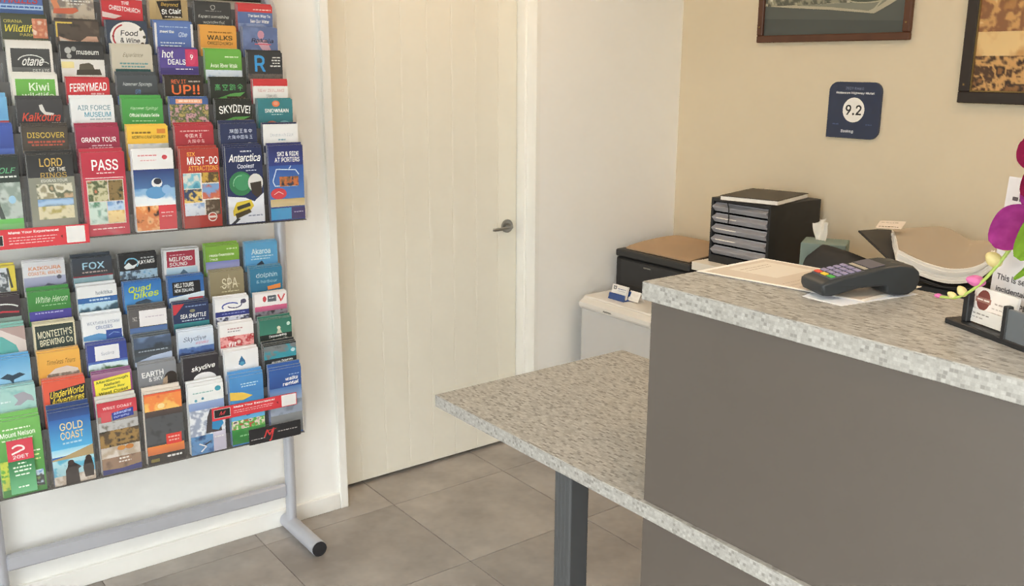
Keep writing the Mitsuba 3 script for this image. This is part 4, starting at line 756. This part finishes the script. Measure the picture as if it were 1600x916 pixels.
fridge = thing('bar_fridge', 'low white bar fridge in the corner under the printer', 'fridge')
FX, FY0, FY1, FZ = 2.452, 2.385, 2.800, .640
obj('cabinet', bx(FX + .012, 3.02, FY0 + .003, FY1 + .002, .012, FZ - .022, .003), pr('#5c5a57', .5), fridge)
obj('top_panel', bx(FX + .02, 3.022, FY0 - .002, FY1 + .002, FZ - .020, FZ, .005), 'mat_fridge', fridge, label='white top panel')
dr_ = obj('door', bx(FX, FX + .011, FY0, FY1 - .010, .03, FZ - .047, .003), pr('#c6c4c2', .35), fridge)
hp = [(FX + .05, FZ - .046), (FX - .004, FZ - .046), (FX - .012, FZ - .036), (FX - .010, FZ - .022), (FX + .012, FZ - .008), (FX + .05, FZ - .006)]
hh = extr(Polygon(hp), FY1 - FY0 - .008); v = hh.vertices
obj('handle_rail', trimesh.Trimesh(np.stack([v[:, 0], FY0 + v[:, 2], v[:, 1]], 1), hh.faces[:, ::-1], process=False), 'mat_fridge', dr_, label='curved white handle rail')
obj('badge', bx(FX - .0122, FX - .0085, 2.60, 2.645, FZ - .036, FZ - .030), 'mat_steel', dr_)
for yy in (FY0 + .04, FY1 - .04): obj('foot', cyl((2.6, yy, 0), (2.6, yy, .013), .016, 12), 'mat_rubber', fridge)

prt = thing('printer', 'black printer standing on the white bar fridge', 'printer')
PX = 2.655
obj('body', bx(PX, 3.0, 2.397, 2.808, FZ + .004, .780, .006), 'mat_black', prt)
obj('lid', bx(PX - .004, 2.99, 2.395, 2.81, .783, .813, .006), pr('#2a2b2c', .4), prt)
obj('front_flap', bx(PX - .004, PX + .004, 2.43, 2.775, FZ + .03, .773, .002), pr('#27282a', .35), prt)
obj('badge', bx(PX - .0052, PX - .0035, 2.60, 2.64, .756, .762), 'mat_steel', prt)
for yy in (2.43, 2.77):
    for xx in (2.69, 2.96): obj('foot', cyl((xx, yy, FZ), (xx, yy, FZ + .006), .01, 10), 'mat_rubber', prt)
def env(u, w):
    x = 2.68 + u * .335; y = 2.775 - w * .355 + u * .015
    z = .8145 + .018 * np.exp(-((w - .35) / .5) ** 2) * np.sin(np.pi * np.clip(u, 0, 1)) ** .6 + .012 * u
    return np.stack([x, y, z], 1)
ev, ef = grid(env, 16, 16)
ev2 = ev + [0, 0, .006]
m_ = len(ev); idx = np.arange(m_).reshape(16, 16)
bd = list(idx[:, 0]) + list(idx[-1, 1:]) + list(idx[-2::-1, -1]) + list(idx[0, -2:0:-1])
sidef = [q for i in range(len(bd)) for q in ((bd[i], bd[(i + 1) % len(bd)], bd[(i + 1) % len(bd)] + m_), (bd[i], bd[(i + 1) % len(bd)] + m_, bd[i] + m_))]
em = trimesh.Trimesh(np.vstack([ev, ev2]), np.vstack([ef, ef[:, ::-1] + m_, sidef]), process=False); trimesh.repair.fix_normals(em)
obj('envelope', em, 'mat_kraft', smooth=35, label='large tan envelope lying bowed on top of the black printer', cat='envelope')

# business cards on the fridge
ch = thing('card_holder', 'small blue card holder with white cards on the fridge top', 'card holder')
hx0, hy0 = 2.535, 2.655
obj('base', bx(hx0 - .02, hx0 + .03, hy0 - .045, hy0 + .045, FZ, FZ + .006, .001), 'mat_blue_acrylic', ch)
obj('front', rot(bx(hx0 - .018, hx0 - .014, hy0 - .045, hy0 + .045, FZ + .004, FZ + .026, .001), (0, 1, 0), 12, (hx0 - .016, hy0, FZ + .004)), 'mat_blue_acrylic', ch)
obj('back', rot(bx(hx0 + .012, hx0 + .016, hy0 - .045, hy0 + .045, FZ + .004, FZ + .042, .001), (0, 1, 0), 14, (hx0, hy0, FZ + .004)), 'mat_blue_acrylic', ch)
def card(name, ops, W, H, th, to, lab, cat, group=None, bg='#eceae6', rough='mat_print'):
    m, c = printed_slab(bg, ops, W, H, th, None, to)
    k = key_for(name); scene[k] = mikit.ply(m, rough, color=c); tag(k, lab, cat, group); return k
def frame3(o, ex, ez):
    """placer: sheet x -> ex, sheet -y(front) -> outward, z -> ez"""
    ex, ez, o = (np.asarray(q, float) for q in (ex, ez, o))
    ex = ex / np.linalg.norm(ex); ez = ez - ex * (ex @ ez); ez /= np.linalg.norm(ez)
    ey = np.cross(ez, ex)
    return lambda v: o + np.asarray(v)[:, 0:1] * ex + np.asarray(v)[:, 1:2] * ey + np.asarray(v)[:, 2:3] * ez
card('business_card', [b(8, 6, 26, 20, '#3c3a40'), t('M', 12, 8, 22, 18), gl(34, 14, 80, 3, '#5c6c9c', 2), gl(34, 22, 78, 2.5, '#9ca4b8', 3), gl(20, 36, 80, 2.5, '#9ca4b8', 4), gl(20, 42, 70, 2.5, '#9ca4b8', 5)], 86, 54, .010,
     frame3((hx0 - .012 + .0168, hy0 + .043, FZ + .0585), (0, -1, 0), (.25, 0, 1)), 'white business card pile with dark logo square in the blue holder', 'business card')
sc = thing('tent_card', 'small white folded card at the counter end of the fridge top', 'card')
obj('front_leaf', rot(bx(2.562, 2.563, 2.558, 2.618, FZ + .0005, FZ + .042), (0, 1, 0), 25, (2.5625, 2.59, FZ + .042)), 'mat_white_paper', sc)
obj('back_leaf', rot(bx(2.562, 2.563, 2.558, 2.618, FZ + .0005, FZ + .042), (0, 1, 0), -25, (2.5625, 2.59, FZ + .042)), 'mat_white_paper', sc)

# ------------------------------------------------------------------ drawer tower, notebook, tissues
tower = thing('drawer_tower', 'black desktop drawer tower with five grey translucent drawers on the bench', 'drawer unit')
OX, OY0, OY1, OZ0, OZ1 = 2.70, 2.070, 2.345, BZ, 1.078
obj('side', bx(OX, 2.995, OY0, OY0 + .011, OZ0, OZ1, .002), 'mat_black', tower)
obj('side', bx(OX, 2.995, OY1 - .011, OY1, OZ0, OZ1, .002), 'mat_black', tower)
obj('top', bx(OX, 2.995, OY0 + .009, OY1 - .009, OZ1 - .014, OZ1, .002), 'mat_black', tower)
obj('base', bx(OX, 2.995, OY0 + .009, OY1 - .009, OZ0, OZ0 + .028, .002), 'mat_black', tower)
obj('back', bx(2.985, 2.995, OY0 + .009, OY1 - .009, OZ0 + .026, OZ1 - .012), 'mat_black', tower)
dh = (OZ1 - .014 - OZ0 - .028) / 5
for i in range(5):
    z0 = OZ0 + .028 + i * dh
    fr_ = [(OX + .020, z0 + .003), (OX + .010, z0 + .004), (OX - .006, z0 + dh * .50), (OX - .007, z0 + dh * .60), (OX + .012, z0 + dh * .80), (OX + .014, z0 + dh - .004), (OX + .020, z0 + dh - .004)]
    mm = extr(Polygon(fr_), OY1 - OY0 - .026); v = mm.vertices
    d_ = obj('drawer', cat_(trimesh.Trimesh(np.stack([v[:, 0], OY0 + .013 + v[:, 2], v[:, 1]], 1), mm.faces[:, ::-1], process=False),
                            bx(OX + .018, 2.97, OY0 + .014, OY1 - .014, z0 + .003, z0 + .006)), 'mat_drawer', tower)
    if i in (1, 2, 3): obj('label_slip', bx(OX - .0085, OX - .0068, OY1 - .13, OY1 - .035, z0 + dh * .51, z0 + dh * .59), 'mat_white_paper', d_)
nb = thing('notebook', 'dark covered notebook with white pages lying on the drawer tower', 'notebook')
na = np.array([2.657, 2.268]); nbv = np.array([.053, -.219]); nw = np.linalg.norm(nbv); nbv /= nw; nd = np.array([-nbv[1], nbv[0]])
def nbx(a0, a1, d0, d1, z0, z1, bev=.0006):
    m = bx(a0, a1, d0, d1, z0, z1, bev); v = m.vertices
    m.vertices = np.column_stack([na[0] + v[:, 0] * nbv[0] + v[:, 1] * nd[0], na[1] + v[:, 0] * nbv[1] + v[:, 1] * nd[1], v[:, 2]])
    return m
obj('pages', nbx(.002, nw - .002, .002, .268, OZ1 + .002, OZ1 + .0165), 'mat_white_paper', nb)
obj('cover', nbx(0, nw, 0, .27, OZ1 + .0165, OZ1 + .019), 'mat_notebook', nb)
obj('back_cover', nbx(0, nw, 0, .27, OZ1 + .0002, OZ1 + .002), 'mat_notebook', nb)
rb = [(OX - .030, 2.238, OZ1 + .003), (OX - .034, 2.2385, OZ1 - .004), (OX - .022, 2.240, OZ1 - .03), (OX - .016, 2.243, OZ1 - .07), (OX - .016, 2.245, OZ1 - .088)]
obj('ribbon', tube(dense(rb, .012), .0022, 6), 'mat_black', nb, smooth=60)

tb = thing('tissue_box', 'grey green tissue box with white tissue standing out beside the drawer tower', 'tissue box')
TXc, TYc, TZ = 2.80, 1.905, .965
tbm = rot(bx(TXc - .06, TXc + .06, TYc - .075, TYc + .075, BZ, TZ, .003), (0, 0, 1), 28, (TXc, TYc, 0))
obj('carton', tbm, 'mat_tissue_box', tb)
def tis(u, w):
    a = (u - .5) * 2
    wd = .022 + .014 * w
    x = TXc + a * wd * .5 + .006 * np.sin(5 * u + 4 * w)
    y = TYc + .012 + a * wd * .8 + .008 * np.sin(9 * u) * w
    z = TZ - .004 + w * (.088 - .016 * np.abs(np.sin(4.5 * u + .9)))
    return np.stack([x, y, z], 1)
tv_, tf_ = grid(tis, 22, 14)
tis_m = trimesh.Trimesh(tv_, tf_, process=False)
tis2 = trimesh.Trimesh(np.column_stack([2 * TXc - tv_[:, 0] + .004, TYc + .02 + (tv_[:, 1] - TYc) * .6, TZ + (tv_[:, 2] - TZ) * .86]), tf_, process=False)
obj('tissue', cat_(tis_m, tis2), pr('#e8e4dc', .9), tb, smooth=True, label='crumpled white tissue')

# ------------------------------------------------------------------ paper pile sagging over a black tray
front_px = np.array([(2.60, 1.515, 1.020), (2.60, 1.455, 1.002), (2.60, 1.40, .992), (2.60, 1.35, .990), (2.60, 1.30, 1.000), (2.60, 1.26, 1.020), (2.62, 1.235, 1.052)])
back_px = np.array([(2.80, 1.66, 1.040), (2.85, 1.60, 1.050), (2.90, 1.545, 1.054), (2.90, 1.49, 1.040), (2.90, 1.45, 1.026), (2.90, 1.41, 1.030), (2.88, 1.375, 1.040)])
def catm(P, s):
    s = np.clip(s, 0, 1) * (len(P) - 1); i = np.minimum(s.astype(int), len(P) - 2); f_ = (s - i)[:, None]
    g = lambda k: P[np.clip(i + k, 0, len(P) - 1)]
    return .5 * (2 * g(0) + (g(1) - g(-1)) * f_ + (2 * g(-1) - 5 * g(0) + 4 * g(1) - g(2)) * f_ ** 2 + (3 * g(0) - g(-1) - 3 * g(1) + g(2)) * f_ ** 3)
def pile_layer(z0, z1, sh):
    def f_(u, w):
        a, c = catm(front_px, u), catm(back_px, u)
        q = a * (1 - w[:, None]) + c * w[:, None]
        q[:, 2] += .010 * np.sin(np.pi * w) + z0
        q[:, 0] += sh
        return q
    va, fa = grid(f_, 25, 8)
    vb = va + [0, 0, z1 - z0]
    n_, ii = len(va), np.arange(len(va)).reshape(25, 8)
    bd = list(ii[:, 0]) + list(ii[-1, 1:]) + list(ii[-2::-1, -1]) + list(ii[0, -2:0:-1])
    sf = [q for i in range(len(bd)) for q in ((bd[i], bd[(i + 1) % len(bd)], bd[(i + 1) % len(bd)] + n_), (bd[i], bd[(i + 1) % len(bd)] + n_, bd[i] + n_))]
    m = trimesh.Trimesh(np.vstack([va, vb]), np.vstack([fa, fa[:, ::-1] + n_, sf]), process=False); trimesh.repair.fix_normals(m)
    return m
pile = thing('paper_pile', 'thick pile of white papers with a tan top sheet sagging in the black tray', 'papers')
for i in range(5):
    obj('paper_bundle', pile_layer(-.044 + i * .0086, -.044 + (i + 1) * .0086 - .0006, -.003 + .0025 * ((i * 7) % 3)), 'mat_white_paper', pile, smooth=40)
obj('top_sheet', pile_layer(-.0004, .0008, .004), pr('#ab9e8c', .8), pile, smooth=40, label='tan top sheet')
tray = thing('document_tray', 'black mesh tray and folder holding the sagging paper pile', 'tray')
def bent(P, z0):
    def f_(u, w):
        a, c = catm(np.array(P[0]), u), catm(np.array(P[1]), u)
        q = a * (1 - w[:, None]) + c * w[:, None]; q[:, 2] += z0; return q
    va, fa = grid(f_, 17, 8); vb = va + [0, 0, -.003]
    n_, ii = len(va), np.arange(len(va)).reshape(17, 8)
    bd = list(ii[:, 0]) + list(ii[-1, 1:]) + list(ii[-2::-1, -1]) + list(ii[0, -2:0:-1])
    sf = [q for i in range(len(bd)) for q in ((bd[i], bd[(i + 1) % len(bd)], bd[(i + 1) % len(bd)] + n_), (bd[i], bd[(i + 1) % len(bd)] + n_, bd[i] + n_))]
    m = trimesh.Trimesh(np.vstack([va, vb]), np.vstack([fa, fa[:, ::-1] + n_, sf]), process=False); trimesh.repair.fix_normals(m); return m
TF = [(2.66, 1.69, 1.045), (2.62, 1.56, .985), (2.60, 1.45, .945), (2.60, 1.36, .932), (2.60, 1.28, .942), (2.60, 1.23, .975)]
TB = [(2.80, 1.775, 1.021), (2.86, 1.70, 1.028), (2.90, 1.60, 1.000), (2.92, 1.50, .985), (2.92, 1.42, .975), (2.92, 1.34, .980)]
obj('floor_sheet', bent((TF, TB), .0), pr('#3a3836', .6), tray, smooth=40)
obj('rim', tube(dense(TF, .02), .0035, 8), 'mat_black', tray, smooth=60)
for x, y, z in ((2.63, 1.56, .965), (2.62, 1.27, .92), (2.90, 1.56, .985), (2.90, 1.36, .965)):
    obj('post', cyl((x, y, BZ), (x, y, z), .006, 10), 'mat_black', tray)
obj('lower_shelf', bx(2.61, 2.92, 1.25, 1.57, .866, .872, .001), 'mat_black', tray)
card('note_card', [gl(8, 12, 60, 3, '#8c8478', 2), gl(8, 40, 70, 4, '#4c443c', 3)], 80, 52, .0012,
     frame3((2.735, 1.665, 1.076), (.25, -.97, .06), (.9, .25, .32)), 'small pale card lying at the left corner of the sagging papers', 'card', None, '#e6d8c8', 'mat_matte_print')
cl = thing('black_folder', 'black ring folder lying on the lower shelf under the paper pile', 'folder')
obj('cover', bx(2.612, 2.88, 1.26, 1.50, .8725, .925, .004), 'mat_black', cl)

# ------------------------------------------------------------------ sign and card holder on the counter, orchid
sh_ = thing('sign_holder', 'black desktop holder for cards and notice at the right end of the counter', 'sign holder')
hA, hB = np.array([1.432, .742]), np.array([1.381, .618])
hu = (hB - hA) / np.linalg.norm(hB - hA); hn = np.array([-hu[1], hu[0]])
if hn[0] < 0: hn = -hn
def hw(m):
    """holder space: a along its front from the left, d back into the counter, z up"""
    m = m.copy(); v = m.vertices
    m.vertices = np.column_stack([hA[0] + v[:, 0] * hu[0] + v[:, 1] * hn[0], hA[1] + v[:, 0] * hu[1] + v[:, 1] * hn[1], CT + v[:, 2]])
    trimesh.repair.fix_normals(m); return m
obj('base', hw(bx(0, .30, 0, .085, 0, .009, .0015)), 'mat_black', sh_)
obj('left_upright', hw(bx(.022, .034, .012, .024, .009, .056, .0015)), 'mat_black', sh_)
obj('right_upright', hw(bx(.118, .128, .0, .012, .007, .058, .0015)), 'mat_black', sh_)
obj('front_pane', hw(bx(.126, .26, .002, .008, .007, .055, .001)), 'mat_grey_acrylic', sh_)
def hp3(a, d, z): return np.array([hA[0] + a * hu[0] + d * hn[0], hA[1] + a * hu[1] + d * hn[1], CT + z])
u3, n3 = np.array([*hu, 0]), np.array([*hn, 0])
card('business_card', [e(22, 19, 14, 16, '#7c3a30'), b(6, 15, 38, 23, '#9c6a5c'), gl(9, 17.5, 35, 2.4, '#e8d8d0', 2), gl(46, 18, 84, 2.4, '#b4a49a', 3), gl(42, 26, 82, 2, '#c4b8ae', 4), gl(44, 33, 80, 2, '#c4b8ae', 5)], 90, 50, .004,
     frame3(hp3(.026, .030, .066), u3, .12 * n3 + np.array([0, 0, 1])), 'white card with round brown red emblem standing in the black holder', 'business card', None, '#ebe2d9')
card('business_card', [gl(6, 6, 40, 2, '#8c8680', 3), gl(6, 12, 30, 2, '#a8a29a', 4)], 86, 22, .002,
     frame3(hp3(.030, .022, .033), u3, .10 * n3 + np.array([0, 0, 1])), 'lower pale card in front of the emblem card in the black holder', 'business card', None, '#ddd8d0')
nt = [t('is secured', 0, 0, 1, 1)]
card('notice', [gl(14, 30, 140, 6, '#5c5458', 2), gl(14, 56, 140, 5, '#5c5458', 3), gl(20, 76, 132, 5, '#5c5458', 4), t('at g', 62, 128, 86, 139, '#4c464a'), t('This is secured', 10, 152, 104, 162, '#4c464a'), t('incidental deposit', 12, 172, 122, 182, '#4c464a'), t('damages. Please', 2, 192, 104, 203, '#4c464a')], 148, 225, .0015,
     frame3(hp3(.013, .078, .236), u3, .05 * n3 + np.array([0, 0, 1])), 'leaning white notice with bold text behind the cards and the orchid', 'notice', None, '#dcd7d6', 'mat_matte_print')

def plant(m): return mv(m, -.067, -.031, .012)
orch = thing('orchid', 'magenta orchid with buds on a bending stem at the right edge of the counter', 'flower')
pot = trimesh.creation.revolve([(0, 0), (.045, 0), (.058, .095), (.062, .10), (.062, .108), (.055, .108), (.053, .096), (0, .094)], sections=32)
pot.apply_translation((1.453, .409, CT))
obj('pot', pot, 'mat_pot', orch, smooth=40)
stem = [(1.52, .44, CT + .09), (1.515, .47, 1.34), (1.51, .53, 1.425), (1.505, .60, 1.40), (1.50, .655, 1.335), (1.49, .690, 1.265), (1.48, .715, 1.222), (1.48, .745, 1.196), (1.482, .776, 1.190)]
ss = catm(np.array(stem), np.linspace(0, 1, 46))
obj('stem', plant(tube(ss, np.linspace(.0042, .0019, 46), 8)), 'mat_stem', orch, smooth=60)
def petal(c, du, dv, L, Wd, cup=.25, k=14):
    du, dv, c = (np.asarray(q, float) for q in (du, dv, c))
    du /= np.linalg.norm(du); dv = dv - du * (du @ dv); dv /= np.linalg.norm(dv); nn_ = np.cross(du, dv)
    def f_(u, w):
        s = (w - .5) * 2
        wd = Wd * np.sin(np.pi * np.clip(u * .93 + .05, 0, 1)) ** .55
        return c + (u * L)[:, None] * du + (s * wd)[:, None] * dv + (cup * L * ((s ** 2) * .35 * np.sin(np.pi * u) + (u - .4) ** 2 * .5) + .0012 * np.sin(9 * u + 5 * s))[:, None] * nn_
    v, f__ = grid(f_, k, 11); return plant(trimesh.Trimesh(v, f__, process=False))
rtv, upv = np.array([.8, -.6, 0]), np.array([0, 0, 1.0])
fc = np.array([1.49, .672, 1.345])
obj('petal', petal(fc + .012 * rtv - [0, 0, .004], -.62 * rtv - .60 * upv, .7 * rtv - .7 * upv, .072, .034, .3), 'mat_petal', orch, smooth=True)
obj('petal', petal(fc + .010 * rtv, -.1 * rtv + 1.0 * upv, rtv, .034, .012, .3), 'mat_petal', orch, smooth=True)
obj('petal', petal(fc + .010 * rtv, .9 * rtv + .4 * upv, upv, .060, .026, .3), 'mat_petal', orch, smooth=True)
obj('petal', petal(fc + .012 * rtv, .5 * rtv - .9 * upv, rtv, .045, .018, .3), 'mat_petal', orch, smooth=True)
f2 = np.array([1.50, .655, 1.408]) + .008 * rtv
for dd, wv in (((-.5, -.7), (.7, -.5)), ((-.75, .6), (.6, .7)), ((.7, .6), (-.6, .7)), ((.8, -.4), (.4, .8))):
    obj('petal', petal(f2, dd[0] * rtv + dd[1] * upv, wv[0] * rtv + wv[1] * upv, .055, .024, .3), 'mat_petal_dark', orch, smooth=True)
obj('leaf', petal((1.481, .618, 1.356), -.55 * rtv - .84 * upv, .84 * rtv - .55 * upv, .092, .028, .15), 'mat_leaf', orch, smooth=True)
obj('leaf', petal((1.478, .632, 1.275), -.6 * rtv - .5 * upv, .5 * rtv - .6 * upv, .045, .006, .15), 'mat_leaf', orch, smooth=True)
def bud(c, r_, L, d_):
    m = trimesh.creation.icosphere(3, 1.0); v = m.vertices
    s = 1 - .28 * np.clip(v[:, 2], 0, 1) ** 1.5
    m.vertices = np.column_stack([v[:, 0] * r_ * s, v[:, 1] * r_ * s, v[:, 2] * L])
    d_ = np.asarray(d_, float); d_ /= np.linalg.norm(d_)
    m.apply_transform(trimesh.geometry.align_vectors([0, 0, 1], d_)); m.apply_translation(c); return plant(m)
for c, r_, L, d_, mt in (((1.495, .692, 1.292), .012, .018, (-.5, .3, .9), 'mat_bud'), ((1.49, .703, 1.262), .011, .015, (-.6, .4, .6), 'mat_bud'), ((1.482, .722, 1.226), .009, .0155, (-.7, .6, .2), 'mat_bud_pink'),
                         ((1.481, .741, 1.206), .007, .010, (-.4, .5, .8), 'mat_bud'), ((1.482, .756, 1.196), .0055, .009, (-.5, .6, .5), 'mat_bud'), ((1.482, .779, 1.191), .0038, .006, (-.4, .9, 0), 'mat_bud_pink')):
    obj('bud', bud(c, r_, L, d_), mt, orch, smooth=True)

# ------------------------------------------------------------------ on the cream wall
def picture(y1, y0, z0, z1, fw_, fm, inner, ops, bg, lab, gold=True):
    k = thing('framed_picture', lab, 'picture')
    X0 = XB - .022
    def bar(a0, a1, c0, c1): return bx(X0, XB - .0005, a0, a1, c0, c1, .003)
    obj('frame_rail', bar(y0, y1, z0, z0 + fw_), fm, k); obj('frame_rail', bar(y0, y1, z1 - fw_, z1), fm, k)
    obj('frame_stile', bar(y0, y0 + fw_, z0 + fw_, z1 - fw_), fm, k); obj('frame_stile', bar(y1 - fw_, y1, z0 + fw_, z1 - fw_), fm, k)
    if gold:
        for a0, a1, c0, c1 in ((y0 + fw_, y1 - fw_, z0 + fw_, z0 + fw_ + .004), (y0 + fw_, y0 + fw_ + .004, z0 + fw_, z1 - fw_), (y1 - fw_ - .004, y1 - fw_, z0 + fw_, z1 - fw_), (y0 + fw_, y1 - fw_, z1 - fw_ - .004, z1 - fw_)):
            obj('gilt_slip', bx(X0 + .006, X0 + .016, a0, a1, c0, c1), 'mat_gold', k)
    W, H = (y1 - y0 - 2 * fw_) * 1000, (z1 - z0 - 2 * fw_) * 1000
    m, c = printed_slab(bg, ops(W, H), W, H, .004, None, frame3((X0 + .012, y1 - fw_, z1 - fw_), (0, -1, 0), (0, 0, 1)))
    kk = key_for('print', k); scene[kk] = mikit.ply(m, 'mat_print', color=c); labels[kk] = {'label': inner}
    for yy in (y0 + fw_ / 2, y1 - fw_ / 2): obj('nail', bx(X0 - .002, X0 + .001, yy - .003, yy + .003, z0 + .055, z0 + .061), 'mat_gold', k)
    return k
def aerial(W, H):
    g = ['#8c8c7c', '#b8b4a0', '#5a5c50', '#70705f', '#a4a08c', '#4c5048']
    return [n(0, 0, W, H * .52, ['#b4b8b0', '#9ca298', '#787e74'], .006, .5, 3), n(0, H * .3, W, H * .66, g, .022, 0, 4),
            p([(0, H * .62), (W * .2, H * .655), (W * .5, H * .70), (W * .76, H * .76), (W * .82, H * .72), (W * .95, H * .58), (W, H * .55), (W, H), (0, H)], '#aaa48e'),
            p([(0, H * .65), (W * .2, H * .685), (W * .5, H * .73), (W * .8, H * .79), (W * .9, H * .70), (W, H * .60), (W, H), (0, H)], '#4e5450'),
            p([(0, H * .80), (W, H * .88), (W, H), (0, H)], '#434a48'),
            p([(W * .62, H * .62), (W * .74, H * .585), (W * .86, H * .60), (W * .87, H * .64), (W * .76, H * .665), (W * .66, H * .655)], '#4c5246'),
            arc(W * .75, H * .625, W * .13, H * .045, 0, 360, H * .012, '#a8a48c'), l([(W * .84, H * .66), (W * .78, H * .78)], 6, '#aaa690'), l([(W * .05, H * .60), (W * .4, H * .56), (W * .6, H * .62)], 7, '#b4b09a'),
            n(W * .02, H * .55, W * .58, H * .655, ['#c0bca4', '#54564a', '#8c8a74', '#dcd8c0'], .05, 0, 8)]
picture(2.436, 1.799, 1.646, 2.01, .026, 'mat_frame_brown', 'grey green aerial view of a coast town', aerial, '#7c7e70', 'brown framed grey aerial photo high on the cream wall, above the blue plaque', False)
def sepia(W, H):
    s = ['#c89a62', '#a8763e', '#e0ba80', '#8a5c30', '#b88a50', '#5c3a20']
    return [n(0, 0, W, H, s, .012, 0, 3), n(0, H * .2, W, H * .62, ['#d8ac70', '#a87840', '#8a5a34', '#c89858', '#e4c48c'], .02, .1, 5),
            n(0, H * .6, W, H * .78, ['#d0a468', '#e2c084', '#c49454'], .02, .2, 6), n(0, H * .76, W, H, ['#b08048', '#4c3018', '#cc9c5c', '#382210', '#8c6030'], .035, 0, 7)]
picture(1.607, .93, 1.445, 1.98, .036, 'mat_frame_black', 'sepia toned aerial town photo', sepia, '#b88a50', 'dark framed sepia photo at the right edge of the cream wall', True)
pl = thing('award_plaque', 'dark blue award plaque with white 9.2 disc on the cream wall', 'plaque')
py0, py1, pz0, pz1, r_ = 1.884, 2.095, 1.305, 1.504, .034
out = sbox(py0, pz0, py1, pz1)
ys = [(py1, pz0)] + [(py1 - r_ + r_ * math.cos(a), pz1 - r_ + r_ * math.sin(a)) for a in np.linspace(0, math.pi / 2, 10)] + [(py0 + r_ + r_ * math.cos(a), pz1 - r_ + r_ * math.sin(a)) for a in np.linspace(math.pi / 2, math.pi, 10)] + [(py0 + r_ + r_ * math.cos(a), pz0 + r_ + r_ * math.sin(a)) for a in np.linspace(math.pi, 1.5 * math.pi, 10)]
pm = extr_x(Polygon(ys), XB - .010, XB - .0005); trimesh.repair.fix_normals(pm)
obj('plate', pm, pr('#2d3750', .35), pl, smooth=30)
Pp = Print(); W, H = (py1 - py0) * 1000, (pz1 - pz0) * 1000
Pp.draw([t('2019 Award', 68, 17, 140, 27, '#7c88a4', False), t('Rolleston Highway Motel', 30, 34, 184, 44, '#e4e6ea'), e(106, 98, 44, 44, '#eceae6'), t('9.2', 74, 80, 138, 116, '#2a2c30'), gl(24, 148, 50, 4, '#4c5c84', 2), gl(160, 146, 184, 4, '#4c5c84', 3), t('Booking', 62, 168, 112, 182, '#d8dce6')], (W, H))
v, f, c = Pp.arrays()
V = frame3((XB - .0101, py1, pz1), (0, -1, 0), (0, 0, 1))(np.column_stack([v[:, 0] / 1000, -v[:, 2] * .0001, -v[:, 1] / 1000]))
nn_ = np.cross(V[f[:, 1]] - V[f[:, 0]], V[f[:, 2]] - V[f[:, 0]]); f = np.where((nn_[:, 0] > 0)[:, None], f[:, ::-1], f)
kk = key_for('lettering', pl); scene[kk] = mikit.ply(trimesh.Trimesh(V, f, process=False), 'mat_print', color=c); labels[kk] = {'label': 'white disc and lettering'}
